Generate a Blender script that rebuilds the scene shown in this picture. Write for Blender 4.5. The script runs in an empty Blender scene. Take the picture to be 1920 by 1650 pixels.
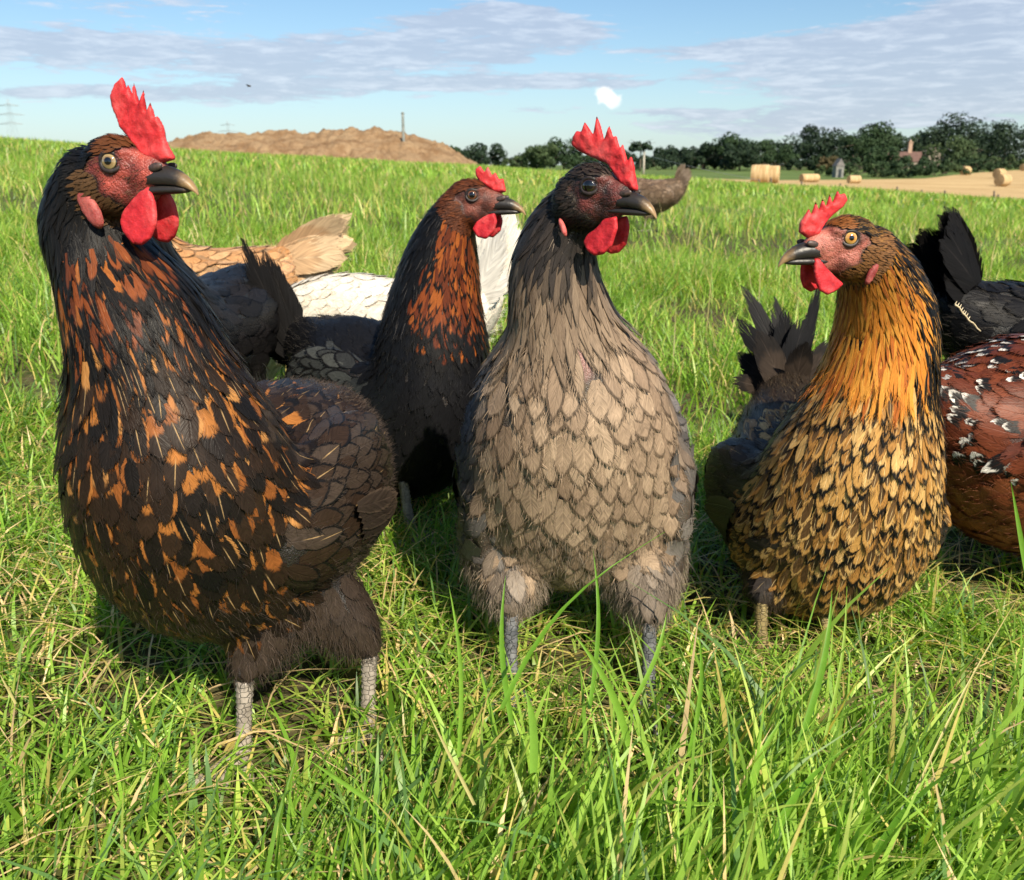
import bpy, math, random
import numpy as np
from mathutils import Vector, Matrix, noise
from mathutils.bvhtree import BVHTree
from mathutils.geometry import delaunay_2d_cdt

random.seed(7)
RNG = np.random.default_rng(11)
C = bpy.context.scene.collection
SC = bpy.context.scene
R = math.radians
FPX, CAMH, TH = 1663.0, 0.40, R(17.05)

# ------------------------------------------------------------------ camera
cam_d = bpy.data.cameras.new('camera')
cam = bpy.data.objects.new('camera', cam_d); C.objects.link(cam)
cam.location = (0, 0, CAMH); cam.rotation_euler = (R(90) - TH, 0, 0)
cam_d.sensor_fit = 'HORIZONTAL'; cam_d.sensor_width = 36; cam_d.lens = 36 * FPX / 1920
cam_d.clip_start = 0.01; cam_d.clip_end = 20000
cam_d.dof.use_dof = True; cam_d.dof.focus_distance = 0.60; cam_d.dof.aperture_fstop = 20
SC.camera = cam

# ------------------------------------------------------------------ sun, sky, exposure
SUN_AZ, SUN_EL = R(25), R(42)          # azimuth to the right of straight behind the camera
TOSUN = Vector((math.sin(SUN_AZ) * math.cos(SUN_EL), -math.cos(SUN_AZ) * math.cos(SUN_EL), math.sin(SUN_EL)))
sun_d = bpy.data.lights.new('sun', 'SUN'); sun_d.energy = 4.2; sun_d.angle = R(0.5); sun_d.color = (1.0, 0.89, 0.71)
sun = bpy.data.objects.new('sun', sun_d); C.objects.link(sun)
sun.location = (3, -4, 5); sun.rotation_euler = TOSUN.to_track_quat('Z', 'Y').to_euler()
SC.view_settings.view_transform = 'Standard'; SC.view_settings.look = 'None'
SC.view_settings.gamma = 1; SC.view_settings.exposure = 0.92; SC.view_settings.use_curve_mapping = False


class S:
    """a socket with arithmetic"""
    def __init__(s, nt, sock): s.nt, s.k = nt, sock
    def _m(s, op, *a, clamp=False):
        n = s.nt.nodes.new('ShaderNodeMath'); n.operation = op; n.use_clamp = clamp
        for i, v in enumerate((s,) + a):
            if isinstance(v, S): s.nt.links.new(v.k, n.inputs[i])
            else: n.inputs[i].default_value = v
        return S(s.nt, n.outputs[0])
    def __add__(s, o): return s._m('ADD', o)
    __radd__ = __add__
    def __sub__(s, o): return s._m('SUBTRACT', o)
    def __rsub__(s, o): return (s * -1.0) + o
    def __mul__(s, o): return s._m('MULTIPLY', o)
    __rmul__ = __mul__
    def __truediv__(s, o): return s._m('DIVIDE', o)
    def max(s, o): return s._m('MAXIMUM', o)
    def min(s, o): return s._m('MINIMUM', o)
    def gt(s, o): return s._m('GREATER_THAN', o)
    def abs(s): return s._m('ABSOLUTE')
    def sqrt(s): return s._m('SQRT')
    def exp(s): return s._m('EXPONENT')
    def step(s, a, b):
        n = s.nt.nodes.new('ShaderNodeMapRange'); n.interpolation_type = 'SMOOTHSTEP'
        s.nt.links.new(s.k, n.inputs[0])
        for i, v in ((1, a), (2, b)):
            if isinstance(v, S): s.nt.links.new(v.k, n.inputs[i])
            else: n.inputs[i].default_value = v
        return S(s.nt, n.outputs[0])


def xyz(nt, a, b, c):
    n = nt.nodes.new('ShaderNodeCombineXYZ')
    for i, v in enumerate((a, b, c)):
        if isinstance(v, S): nt.links.new(v.k, n.inputs[i])
        else: n.inputs[i].default_value = v
    return n.outputs[0]


def tex_noise(nt, vec, scale, detail=3, rough=0.55, dist=0.0):
    n = nt.nodes.new('ShaderNodeTexNoise'); n.inputs['Scale'].default_value = scale
    n.inputs['Detail'].default_value = detail; n.inputs['Roughness'].default_value = rough
    n.inputs['Distortion'].default_value = dist
    if vec is not None: nt.links.new(vec, n.inputs['Vector'])
    return S(nt, n.outputs[0])


def mixc(nt, f, a, b, mode='MIX'):
    n = nt.nodes.new('ShaderNodeMix'); n.data_type = 'RGBA'; n.blend_type = mode
    for i, v in ((0, f), (6, a), (7, b)):
        if isinstance(v, S): nt.links.new(v.k, n.inputs[i])
        elif hasattr(v, 'is_output'): nt.links.new(v, n.inputs[i])
        elif isinstance(v, (int, float)): n.inputs[i].default_value = v
        else: n.inputs[i].default_value = tuple(v) + ((1,) if len(v) == 3 else ())
    return n.outputs[2]


def ramp(nt, fac, stops):
    n = nt.nodes.new('ShaderNodeValToRGB'); e = n.color_ramp.elements
    while len(e) < len(stops): e.new(0.5)
    for q, (p, c) in zip(e, stops): q.position = p; q.color = tuple(c) + (1,)
    nt.links.new(fac.k, n.inputs[0]); return n.outputs[0]


# ---- world: Nishita sky with flat grey cloud banks
world = bpy.data.worlds.new('World'); SC.world = world; world.use_nodes = True
wt = world.node_tree
bg = wt.nodes['Background']
sky = wt.nodes.new('ShaderNodeTexSky'); sky.sky_type = 'NISHITA'; sky.sun_disc = False
sky.sun_elevation = SUN_EL; sky.sun_rotation = math.atan2(TOSUN.x, TOSUN.y)
sky.air_density = 1.0; sky.dust_density = 0.6; sky.ozone_density = 2.0
tc = wt.nodes.new('ShaderNodeTexCoord')
sp = wt.nodes.new('ShaderNodeSeparateXYZ'); wt.links.new(tc.outputs['Generated'], sp.inputs[0])
dx, dy, dz = (S(wt, o) for o in sp.outputs)
az = dx._m('ARCTAN2', dy); el = dz._m('ARCSINE')
def pix_dir(px, py):
    xn, yn = (px - 960) / FPX, -(py - 825) / FPX
    v = Vector((xn, math.cos(TH) + math.sin(TH) * yn, -math.sin(TH) + math.cos(TH) * yn)).normalized()
    return math.atan2(v.x, v.y), math.asin(v.z)
n_big = tex_noise(wt, xyz(wt, az * 5.0, el * 34.0, 3.7), 1.6, 7, 0.62, 0.5)
n_fine = tex_noise(wt, xyz(wt, az * 11.0, el * 75.0, 1.3), 2.0, 6, 0.65, 0.3)
blob = None
for (px, py, rx, ry, a) in ((90, 88, 210, 34, .55), (260, 5, 160, 25, .3), (660, 92, 300, 26, .52), (860, 48, 170, 24, .45), (950, 22, 110, 22, .5), (1060, 62, 90, 20, .45),
                            (560, 128, 200, 18, .5), (420, 178, 280, 18, .55), (830, 158, 330, 12, .5), (1000, 145, 160, 12, .35), (940, 108, 60, 16, .4),
                            (1420, 92, 220, 16, .45), (1720, 70, 260, 46, .5), (1900, 50, 160, 60, .4), (1660, 130, 330, 24, .42), (1800, 165, 330, 18, .4),
                            (1700, 205, 400, 26, .40), (1250, 210, 120, 9, .3), (1040, 205, 90, 8, .25), (60, 175, 120, 10, .22), (1450, 240, 260, 20, .30)):
    a0, e0 = pix_dir(px, py)
    u = (az - a0) * (FPX / rx); v = (el - e0) * (FPX / ry)
    g = ((u * u + v * v) * -1.0).exp() * a
    blob = g if blob is None else blob + g
dens = (n_big - 0.5) * 0.8 + (n_fine - 0.5) * 0.85 + blob - 0.10
mask = dens.step(0.13, 0.30) * el.step(-0.01, 0.03)
edge = dens.step(0.10, 0.30) * dens.step(0.75, 0.30)
a0, e0 = pix_dir(1140, 182)
wn = tex_noise(wt, xyz(wt, az * 40.0, el * 40.0, 5.0), 2.0, 4, 0.6)
ua, ve = (az - a0 + (wn - 0.5) * 0.014), (el - e0 + (wn - 0.5) * 0.010)
ur = (ua * 0.86 - ve * 0.5) * (FPX / 22); vr = (ua * 0.5 + ve * 0.86) * (FPX / 13)
white = ((ur * ur + vr * vr) * -1.0).step(-1.7, -0.3)
lit = ((n_fine - 0.5) * 2.2 + 0.22 + el * 0.6).step(0.1, 0.75)
cl = mixc(wt, lit, (5.0, 5.6, 7.0), (7.4, 7.9, 9.0))
haze_f = el.step(0.17, -0.02)
tinted = mixc(wt, 1.0, sky.outputs[0], (1.04, 1.20, 1.28), 'MULTIPLY')
base = mixc(wt, haze_f * 0.30, tinted, (6.6, 7.7, 9.2))
c1 = mixc(wt, mask * 0.72, base, cl)
c2 = mixc(wt, white * 0.85, c1, (12.5, 12.2, 11.8))
wt.links.new(c2, bg.inputs[0]); bg.inputs[1].default_value = 0.055

# ------------------------------------------------------------------ helpers
def P(px, py, Y):
    """point of the ray through photograph pixel (px, py) at world distance Y ahead of the camera"""
    xn, yn = (px - 960) / FPX, -(py - 825) / FPX
    d = np.array((xn, math.cos(TH) + math.sin(TH) * yn, -math.sin(TH) + math.cos(TH) * yn))
    return np.array((0, 0, CAMH)) + d * (Y / d[1])


TA = [-0.6, 0.0, 0.28, 0.55, 0.8]
TR = [30, 45, 65, 103, 140, 180, 260, 420, 900, 6000]
TZ = [[1.3, 1.6, 1.6, 1.2, 1.0, 1.0, 1.0, 1.5, 4, 6],
      [.24, .30, .1, 0, 0, .1, .4, 1.0, 3, 5],
      [-.2, -.55, -.85, -1.0, -.75, -.25, .6, 1.2, 3, 5],
      [-.75, -1.15, -1.55, -1.95, -1.35, -.7, .3, 1.0, 3, 5],
      [-1.1, -1.5, -1.8, -2.0, -1.4, -.7, .3, 1.0, 3, 5]]


def ground_z(x, y):
    x = np.asarray(x, float); y = np.asarray(y, float)
    r = np.hypot(x, y); hn = -0.055 * np.clip(x, -60, 60) + 0.008 * np.clip(y, -20, 60)
    a = np.where(y > 1, x / np.maximum(y, 1e-3), np.sign(x) * 0.8)
    rows = np.array([np.interp(r, TR, row) for row in TZ])
    i = np.clip(np.searchsorted(TA, a) - 1, 0, 3); ta = np.array(TA)
    f = np.clip((a - ta[i]) / (ta[i + 1] - ta[i]), 0, 1)
    idx = np.arange(r.size)
    rf = rows.reshape(5, -1)
    hf = (rf[i.ravel(), idx] * (1 - f.ravel()) + rf[i.ravel() + 1, idx] * f.ravel()).reshape(r.shape)
    w = np.clip((r - 34) / 12, 0, 1); w = w * w * (3 - 2 * w)
    return hn * (1 - w) + hf * w


def gz(x, y): return float(ground_z(np.array([x]), np.array([y]))[0])


def np_mesh(name, verts, faces, smooth=True):
    verts = np.asarray(verts, np.float32).reshape(-1, 3); faces = np.asarray(faces, np.int32); k = faces.shape[1]; m = len(faces)
    me = bpy.data.meshes.new(name)
    me.vertices.add(len(verts)); me.vertices.foreach_set('co', verts.ravel())
    me.loops.add(m * k); me.loops.foreach_set('vertex_index', faces.ravel())
    me.polygons.add(m); me.polygons.foreach_set('loop_start', np.arange(0, m * k, k, dtype=np.int32))
    me.polygons.foreach_set('use_smooth', np.full(m, smooth))
    me.update(calc_edges=True); return me


def attr(me, name, typ, data):
    a = me.attributes.new(name, typ, 'POINT')
    a.data.foreach_set('color' if typ == 'FLOAT_COLOR' else ('vector' if typ == 'FLOAT_VECTOR' else 'value'), np.asarray(data, np.float32).ravel())


def add(name, me, mat, parent=None, kind=None):
    o = bpy.data.objects.new(name, me); C.objects.link(o)
    if mat is not None and len(me.materials) == 0: me.materials.append(mat)
    if parent is not None: o.parent = parent
    if kind: o['kind'] = kind
    return o


def thing(name, label, cat, loc, group=None):
    o = bpy.data.objects.new(name, None); C.objects.link(o); o.location = loc; o.empty_display_size = 0.05
    o['label'] = label; o['category'] = cat
    if group: o['group'] = group
    return o


def tag(o, label, cat, group=None):
    o['label'] = label; o['category'] = cat
    if group: o['group'] = group
    return o


def new_mat(name):
    m = bpy.data.materials.new(name); m.use_nodes = True
    nt = m.node_tree; return m, nt, nt.nodes['Principled BSDF']


def bump(nt, b, h, strength, dist):
    n = nt.nodes.new('ShaderNodeBump'); n.inputs['Strength'].default_value = strength; n.inputs['Distance'].default_value = dist
    nt.links.new(h.k, n.inputs['Height']); nt.links.new(n.outputs[0], b.inputs['Normal'])


def simple_mat(name, c0, c1, scale=30, rough=0.6, bstr=0.3, bdist=0.002, coord='Object', spec=0.5, detail=4, sss=0.0):
    m, nt, b = new_mat(name)
    t = nt.nodes.new('ShaderNodeTexCoord'); n = tex_noise(nt, t.outputs[coord], scale, detail)
    nt.links.new(mixc(nt, n.step(0.3, 0.7), c0, c1), b.inputs['Base Color'])
    b.inputs['Roughness'].default_value = rough; b.inputs['Specular IOR Level'].default_value = spec
    if sss:
        b.inputs['Subsurface Weight'].default_value = sss; b.inputs['Subsurface Radius'].default_value = (0.004, 0.001, 0.0007); b.inputs['Subsurface Scale'].default_value = 1.0
    if bstr: bump(nt, b, n, bstr, bdist)
    return m


def attr_node(nt, name):
    n = nt.nodes.new('ShaderNodeAttribute'); n.attribute_name = name; return n


def feather_mat(name, spangled=False, rough=0.44, spec=0.17):
    m, nt, b = new_mat(name)
    f = attr_node(nt, 'fuv'); s3 = nt.nodes.new('ShaderNodeSeparateXYZ'); nt.links.new(f.outputs['Vector'], s3.inputs[0])
    u, v, i = (S(nt, o) for o in s3.outputs)
    a0, a1, a2 = attr_node(nt, 'c0'), attr_node(nt, 'c1'), attr_node(nt, 'c2')
    tip, lace, shaft = (S(nt, a.outputs['Alpha']) for a in (a0, a1, a2))
    au = u.abs()
    st = tex_noise(nt, xyz(nt, (v - au * 0.42) * 17.0, au * 1.3 + i * 37.0, i * 11.0), 1.0, 2, 0.6)
    blot = tex_noise(nt, xyz(nt, u * 1.2, v * 2.0, i * 29.0), 1.0, 2)
    j = (st - 0.5) * 0.28 + (blot - 0.5) * 0.20
    vv = v + u * u * 0.16 + j
    tm = vv.step((tip * -1.0) + 0.95, (tip * -1.0) + 1.05) * tip.gt(0.01)
    w = (v - 0.4).max(0.0) * 1.667
    q = (u * u + w * w).sqrt() + j * 0.7
    lm = q.step((lace * -1.0) + 0.93, (lace * -1.0) + 1.05) * lace.gt(0.01)
    sl = (lace * -1.0).max(0.0)
    lm = lm.max((au + j * 0.8).step((sl * -1.0) + 0.92, (sl * -1.0) + 1.06) * (v + j * 0.6).step(0.92, 0.66) * sl.gt(0.01))
    if spangled:
        tm = tm * (au + j * 0.5).step(0.80, 0.55)
        bar = vv.step((tip * -1.0) + 0.68, (tip * -1.0) + 0.76) * tip.gt(0.01)
        col = mixc(nt, bar, a0.outputs['Color'], (0.008, 0.007, 0.007))
        col = mixc(nt, tm, col, a1.outputs['Color'])
    else:
        col = mixc(nt, tm.max(lm), a0.outputs['Color'], a1.outputs['Color'])
    sm = (au + v * 0.05).step(0.105, 0.03) * v.step(0.30, 0.55) * (v + j * 0.3).step(1.0, 0.84) * shaft
    col = mixc(nt, sm, col, a2.outputs['Color'])
    g = (st * 1.5 + 0.25) * (blot * 0.5 + 0.75)
    col = mixc(nt, 1.0, col, xyz(nt, g, g, g), 'MULTIPLY')
    nt.links.new(col, b.inputs['Base Color'])
    b.inputs['Roughness'].default_value = rough; b.inputs['Specular IOR Level'].default_value = spec
    bump(nt, b, st + au.step(0.12, 0.0) * 0.5, 0.5, 0.0005)
    g_ = nt.nodes.new('ShaderNodeNewGeometry'); bn = attr_node(nt, 'bn'); mv = nt.nodes.new('ShaderNodeMix'); mv.data_type = 'VECTOR'; mv.inputs[0].default_value = 0.5
    dt = nt.nodes.new('ShaderNodeVectorMath'); dt.operation = 'DOT_PRODUCT'; nt.links.new(g_.outputs['Normal'], dt.inputs[0]); nt.links.new(bn.outputs['Vector'], dt.inputs[1])
    sg_ = S(nt, dt.outputs['Value'])._m('SIGN'); sv_ = nt.nodes.new('ShaderNodeVectorMath'); sv_.operation = 'SCALE'; nt.links.new(bn.outputs['Vector'], sv_.inputs[0]); nt.links.new(sg_.k, sv_.inputs['Scale'])
    nt.links.new(g_.outputs['Normal'], mv.inputs[4]); nt.links.new(sv_.outputs[0], mv.inputs[5])
    nz_ = nt.nodes.new('ShaderNodeVectorMath'); nz_.operation = 'NORMALIZE'; nt.links.new(mv.outputs[1], nz_.inputs[0])
    for q_ in nt.nodes:
        if q_.bl_idname == 'ShaderNodeBump': nt.links.new(nz_.outputs[0], q_.inputs['Normal'])
    # frayed barbs along the rim
    fr = tex_noise(nt, xyz(nt, (v - au * 0.45) * 24.0, au * 0.9 + i * 53.0, i * 7.0), 1.0, 2, 0.6)
    cut = au * au * au * 0.46 + v.step(0.66, 1.0) * 0.42 + (fr - 0.5) * 1.9
    nt.links.new(cut.step(0.60, 0.50).k, b.inputs['Alpha'])
    return m


FEATHER = feather_mat('feather'); SPANGLE = feather_mat('spangled_feather', True); TAILM = feather_mat('tail_feather', False, 0.5, 0.08)
def fluff_material():
    m, nt, b = new_mat('down_fluff'); a = attr_node(nt, 'c0')
    nt.links.new(a.outputs['Color'], b.inputs['Base Color']); b.inputs['Roughness'].default_value = 0.75
    b.inputs['Specular IOR Level'].default_value = 0.25
    return m
FLUFF = fluff_material()
def skin_material():
    m, nt, b = new_mat('hen_skin'); a = attr_node(nt, 'skin'); t = nt.nodes.new('ShaderNodeTexCoord')
    vo = nt.nodes.new('ShaderNodeTexVoronoi'); vo.inputs['Scale'].default_value = 950; nt.links.new(t.outputs['Object'], vo.inputs['Vector'])
    d = S(nt, vo.outputs['Distance']); n = tex_noise(nt, t.outputs['Object'], 240, 4)
    g = (n * 0.8 + 0.62) * ((d * -0.35) + 1.12)
    nt.links.new(mixc(nt, 1.0, a.outputs['Color'], xyz(nt, g, g, g), 'MULTIPLY'), b.inputs['Base Color'])
    b.inputs['Roughness'].default_value = 0.5
    b.inputs['Subsurface Weight'].default_value = 0.12; b.inputs['Subsurface Radius'].default_value = (0.003, 0.0008, 0.0005); b.inputs['Subsurface Scale'].default_value = 1.0
    bump(nt, b, n * 1.1 - d * 0.6, 0.7, 0.0010)
    return m
SKIN = skin_material()
def comb_material(name, ca, cb):
    m, nt, b = new_mat(name); t = nt.nodes.new('ShaderNodeTexCoord')
    n = tex_noise(nt, t.outputs['Object'], 130, 5, 0.6); f = tex_noise(nt, t.outputs['Object'], 620, 3)
    big = tex_noise(nt, t.outputs['Object'], 45, 4, 0.6, 0.6)
    cc_ = mixc(nt, n.step(0.32, 0.68), ca, cb); cc_ = mixc(nt, big.step(0.45, 0.75) * 0.55, cc_, (0.72, 0.16, 0.15)); cc_ = mixc(nt, big.step(0.45, 0.25) * 0.6, cc_, (0.24, 0.008, 0.018))
    nt.links.new(cc_, b.inputs['Base Color'])
    b.inputs['Roughness'].default_value = 0.55; b.inputs['Specular IOR Level'].default_value = 0.3
    b.inputs['Subsurface Weight'].default_value = 0.3; b.inputs['Subsurface Radius'].default_value = (0.005, 0.001, 0.0007); b.inputs['Subsurface Scale'].default_value = 1.0
    bump(nt, b, f * 0.45 + n * 0.8 + big * 1.0, 0.6, 0.0016)
    return m
COMB = comb_material('comb_red', (0.42, 0.018, 0.022), (0.64, 0.04, 0.045))
WATTLE = comb_material('wattle_red', (0.36, 0.012, 0.02), (0.58, 0.03, 0.04))
LOBE = comb_material('earlobe_skin', (0.20, 0.040, 0.036), (0.40, 0.10, 0.085))
def beak_material(name, dark, horn):
    m, nt, b = new_mat(name); a = attr_node(nt, 'along'); t = nt.nodes.new('ShaderNodeTexCoord')
    n = tex_noise(nt, t.outputs['Object'], 170, 4)
    s3 = nt.nodes.new('ShaderNodeSeparateXYZ'); nt.links.new(t.outputs['Object'], s3.inputs[0])
    v = S(nt, a.outputs['Fac'])
    nt.links.new(mixc(nt, (v + (n - 0.5) * 0.35).step(0.62, 0.98), dark, horn), b.inputs['Base Color'])
    b.inputs['Roughness'].default_value = 0.40; b.inputs['Specular IOR Level'].default_value = 0.42
    bump(nt, b, n, 0.5, 0.0010); return m
BEAK = beak_material('beak_horn', (0.022, 0.019, 0.018), (0.30, 0.19, 0.09))
def eye_material(name, iris_in, iris_out, pupil):
    m, nt, b = new_mat(name); t = nt.nodes.new('ShaderNodeTexCoord')
    s3 = nt.nodes.new('ShaderNodeSeparateXYZ'); nt.links.new(t.outputs['Object'], s3.inputs[0])
    x, y, z = (S(nt, o) for o in s3.outputs)
    d = (x * x + y * y).sqrt() * (1 / 0.0055)
    n = tex_noise(nt, t.outputs['Object'], 1500, 3)
    c = mixc(nt, (d + (n - 0.5) * 0.12).step(pupil - 0.02, pupil + 0.03), (0.003, 0.003, 0.003), mixc(nt, (d + (n - 0.5) * 0.5).step(pupil, 0.66), iris_in, iris_out))
    c = mixc(nt, d.step(0.64, 0.72), c, (0.012, 0.009, 0.008))
    nt.links.new(c, b.inputs['Base Color']); b.inputs['Roughness'].default_value = 0.06
    b.inputs['Coat Weight'].default_value = 1.0; b.inputs['Coat Roughness'].default_value = 0.02
    return m
def leg_material(name, c0, c1):
    m, nt, b = new_mat(name); t = nt.nodes.new('ShaderNodeTexCoord'); mp = nt.nodes.new('ShaderNodeMapping'); nt.links.new(t.outputs['Object'], mp.inputs[0]); mp.inputs['Scale'].default_value = (1.0, 1.0, 1.5)
    vo = nt.nodes.new('ShaderNodeTexVoronoi'); vo.feature = 'DISTANCE_TO_EDGE'; vo.inputs['Scale'].default_value = 190; vo.inputs['Randomness'].default_value = .6; nt.links.new(mp.outputs[0], vo.inputs['Vector'])
    d = S(nt, vo.outputs['Distance']).step(-0.03, 0.10); n = tex_noise(nt, t.outputs['Object'], 120, 4)
    nt.links.new(mixc(nt, d, tuple(q * .6 for q in c0), mixc(nt, n.step(.3, .7), c0, c1)), b.inputs['Base Color']); b.inputs['Roughness'].default_value = .5
    bump(nt, b, d, .8, .0010); return m
LEGM = leg_material('leg_scales', (.20, .17, .14), (.36, .31, .26)); LEGD = leg_material('leg_scales_slate', (.07, .075, .085), (.20, .20, .21)); LEGY = leg_material('leg_scales_olive', (.15, .11, .045), (.30, .23, .10))
LID = simple_mat('eyelid_skin', (0.008, 0.006, 0.006), (0.028, 0.017, 0.015), 400, 0.55, 0.4, 0.0005)
NOST = simple_mat('nostril_skin', (0.03, 0.024, 0.022), (0.10, 0.06, 0.05), 400, 0.45, 0.4, 0.0005)

# ------------------------------------------------------------------ shape helpers
def sphere_arrays(nu=20, nv=12):
    vs, fs = [], []
    for j in range(nv + 1):
        t = math.pi * j / nv
        for i in range(nu):
            p = 2 * math.pi * i / nu
            vs.append((math.sin(t) * math.cos(p), math.sin(t) * math.sin(p), math.cos(t)))
    for j in range(nv):
        for i in range(nu):
            fs.append((j * nu + i, (j + 1) * nu + i, (j + 1) * nu + (i + 1) % nu, j * nu + (i + 1) % nu))
    return np.array(vs), np.array(fs)
SPH_V, SPH_F = sphere_arrays()


def remesh(parts, voxel, smooth_it=6):
    """parts: list of (3x3 matrix, centre) ellipsoids -> one closed smooth mesh"""
    V, F = [], []
    for k, (M, c) in enumerate(parts):
        V.append(SPH_V @ np.asarray(M).T + c); F.append(SPH_F + k * len(SPH_V))
    me = np_mesh('tmp', np.concatenate(V), np.concatenate(F))
    o = bpy.data.objects.new('tmp', me); C.objects.link(o)
    r = o.modifiers.new('r', 'REMESH'); r.mode = 'VOXEL'; r.voxel_size = voxel
    s = o.modifiers.new('s', 'SMOOTH'); s.factor = 0.5; s.iterations = smooth_it
    dg = bpy.context.evaluated_depsgraph_get()
    m2 = bpy.data.meshes.new_from_object(o.evaluated_get(dg))
    bpy.data.objects.remove(o); bpy.data.meshes.remove(me)
    n = len(m2.vertices); co = np.empty(n * 3, np.float32); m2.vertices.foreach_get('co', co)
    no = np.empty(n * 3, np.float32); m2.vertices.foreach_get('normal', no)
    m2.calc_loop_triangles(); tr = np.empty(len(m2.loop_triangles) * 3, np.int32); m2.loop_triangles.foreach_get('vertices', tr)
    bpy.data.meshes.remove(m2)
    return co.reshape(-1, 3).astype(float), no.reshape(-1, 3).astype(float), tr.reshape(-1, 3)


def catmull(pts, n):
    pts = np.asarray(pts, float); k = len(pts); out = []; us = np.linspace(0, k - 1, n)
    for u in us:
        i = min(int(u), k - 2); t = u - i
        p0, p1, p2, p3 = pts[max(i - 1, 0)], pts[i], pts[i + 1], pts[min(i + 2, k - 1)]
        out.append(0.5 * ((2 * p1) + (-p0 + p2) * t + (2 * p0 - 5 * p1 + 4 * p2 - p3) * t * t + (-p0 + 3 * p1 - 3 * p2 + p3) * t ** 3))
    return np.array(out), us


def unit(v):
    v = np.asarray(v, float); return v / np.maximum(np.linalg.norm(v, axis=-1, keepdims=True), 1e-9)


def inflate(outline, thick, step, wrinkle=0.0, freq=3.0, bend=None):
    """closed outline (cm, 2D) -> pillow-shaped solid; returns verts (x, y=thickness, z), tris"""
    o = np.asarray(outline, float)
    # resample with rounding
    k = len(o); pts = []
    for i in range(k):
        a, b = o[i], o[(i + 1) % k]; m = max(1, int(np.linalg.norm(b - a) / step))
        for t in range(m): pts.append(a + (b - a) * t / m)
    o = np.array(pts)
    for _ in range(1): o = 0.25 * np.roll(o, 1, 0) + 0.5 * o + 0.25 * np.roll(o, -1, 0)
    n = len(o); ed = [(i, (i + 1) % n) for i in range(n)]
    lo, hi = o.min(0), o.max(0); inner = []
    for gx in np.arange(lo[0], hi[0], step):
        for gy in np.arange(lo[1], hi[1], step):
            p = np.array((gx + random.uniform(-.15, .15) * step, gy + random.uniform(-.15, .15) * step))
            x1, y1 = o[:, 0], o[:, 1]; x2, y2 = np.roll(x1, -1), np.roll(y1, -1)
            cr = ((y1 > p[1]) != (y2 > p[1])) & (p[0] < (x2 - x1) * (p[1] - y1) / np.where(y2 == y1, 1e-9, y2 - y1) + x1)
            if cr.sum() % 2 and np.min(np.linalg.norm(o - p, axis=1)) > step * 0.6: inner.append(p)
    allp = [Vector(p) for p in o] + [Vector(p) for p in inner]
    vs, es, fs, *_ = delaunay_2d_cdt(allp, ed, [], 1, 1e-6)
    vs = np.array([tuple(v) for v in vs])
    a = o; b = np.roll(o, -1, 0); ab = b - a
    t = np.clip((((vs[:, None, :] - a) * ab).sum(2)) / np.maximum((ab ** 2).sum(1), 1e-9), 0, 1)
    d = np.linalg.norm(vs[:, None, :] - (a + t[..., None] * ab), axis=2).min(1)
    h = thick * np.sqrt(np.clip(1 - (1 - np.clip(d / (thick * 1.4), 0, 1)) ** 2, 0, 1))
    if wrinkle: 
        w = np.array([noise.noise(Vector((p[0] * freq, p[1] * freq, 4.2))) for p in vs]); h = h * (1 + wrinkle * w)
    mid = np.zeros(len(vs)) if bend is None else bend(vs)
    N = len(vs)
    V = np.concatenate([np.c_[vs[:, 0], mid + h, vs[:, 1]], np.c_[vs[:, 0], mid - h, vs[:, 1]]])
    rim = d < 1e-5; remap = np.arange(2 * N); remap[N:][rim] = np.arange(N)[rim]
    T = []
    for f in fs:
        if len(f) == 3:
            T.append((f[0], f[2], f[1])); T.append(tuple(remap[q + N] for q in f))
    return V, np.array(T)


def tube(path, rad, nseg=8, squash=None):
    path = np.asarray(path, float); rad = np.asarray(rad, float); n = len(path)
    tan = unit(np.gradient(path, axis=0)); ref = np.array((0, 0, 1.0)) if abs(tan[0][2]) < 0.8 else np.array((0, 1.0, 0))
    V = []
    for i in range(n):
        a = unit(np.cross(tan[i], ref)); b = np.cross(tan[i], a)
        for k in range(nseg):
            t = 2 * math.pi * k / nseg; V.append(path[i] + rad[i] * (math.cos(t) * a + math.sin(t) * b))
    F = [(i * nseg + k, i * nseg + (k + 1) % nseg, (i + 1) * nseg + (k + 1) % nseg, (i + 1) * nseg + k) for i in range(n - 1) for k in range(nseg)]
    V.append(path[0]); V.append(path[-1]); q = len(V)
    F += [(q - 2, (k + 1) % nseg, k, k) for k in range(nseg)] + [(q - 1, (n - 1) * nseg + k, (n - 1) * nseg + (k + 1) % nseg, (n - 1) * nseg + (k + 1) % nseg) for k in range(nseg)]
    return np.array(V), F


def join_mesh(name, pieces, smooth=True):
    """pieces: (verts, faces of any size; a repeated last index means a triangle)"""
    V, F, o = [], [], 0
    for v, f in pieces:
        V += [tuple(p) for p in v]
        for q in f:
            q = list(dict.fromkeys(int(i) for i in q)); F.append([i + o for i in q])
        o += len(v)
    me = bpy.data.meshes.new(name); me.from_pydata(V, [], F)
    me.polygons.foreach_set('use_smooth', np.full(len(F), smooth)); me.update(); return me


# ------------------------------------------------------------------ feathers
ROWV = np.array([0, .28, .55, .78, .92, 1.0])
PROF_ROUND = np.array([.35, .85, 1.0, .88, .58, .10])
PROF_POINT = np.array([.45, .95, .85, .55, .28, .03])
FQ = np.array([(r * 3 + c, r * 3 + c + 1, (r + 1) * 3 + c + 1, (r + 1) * 3 + c) for r in range(5) for c in range(2)])


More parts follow.
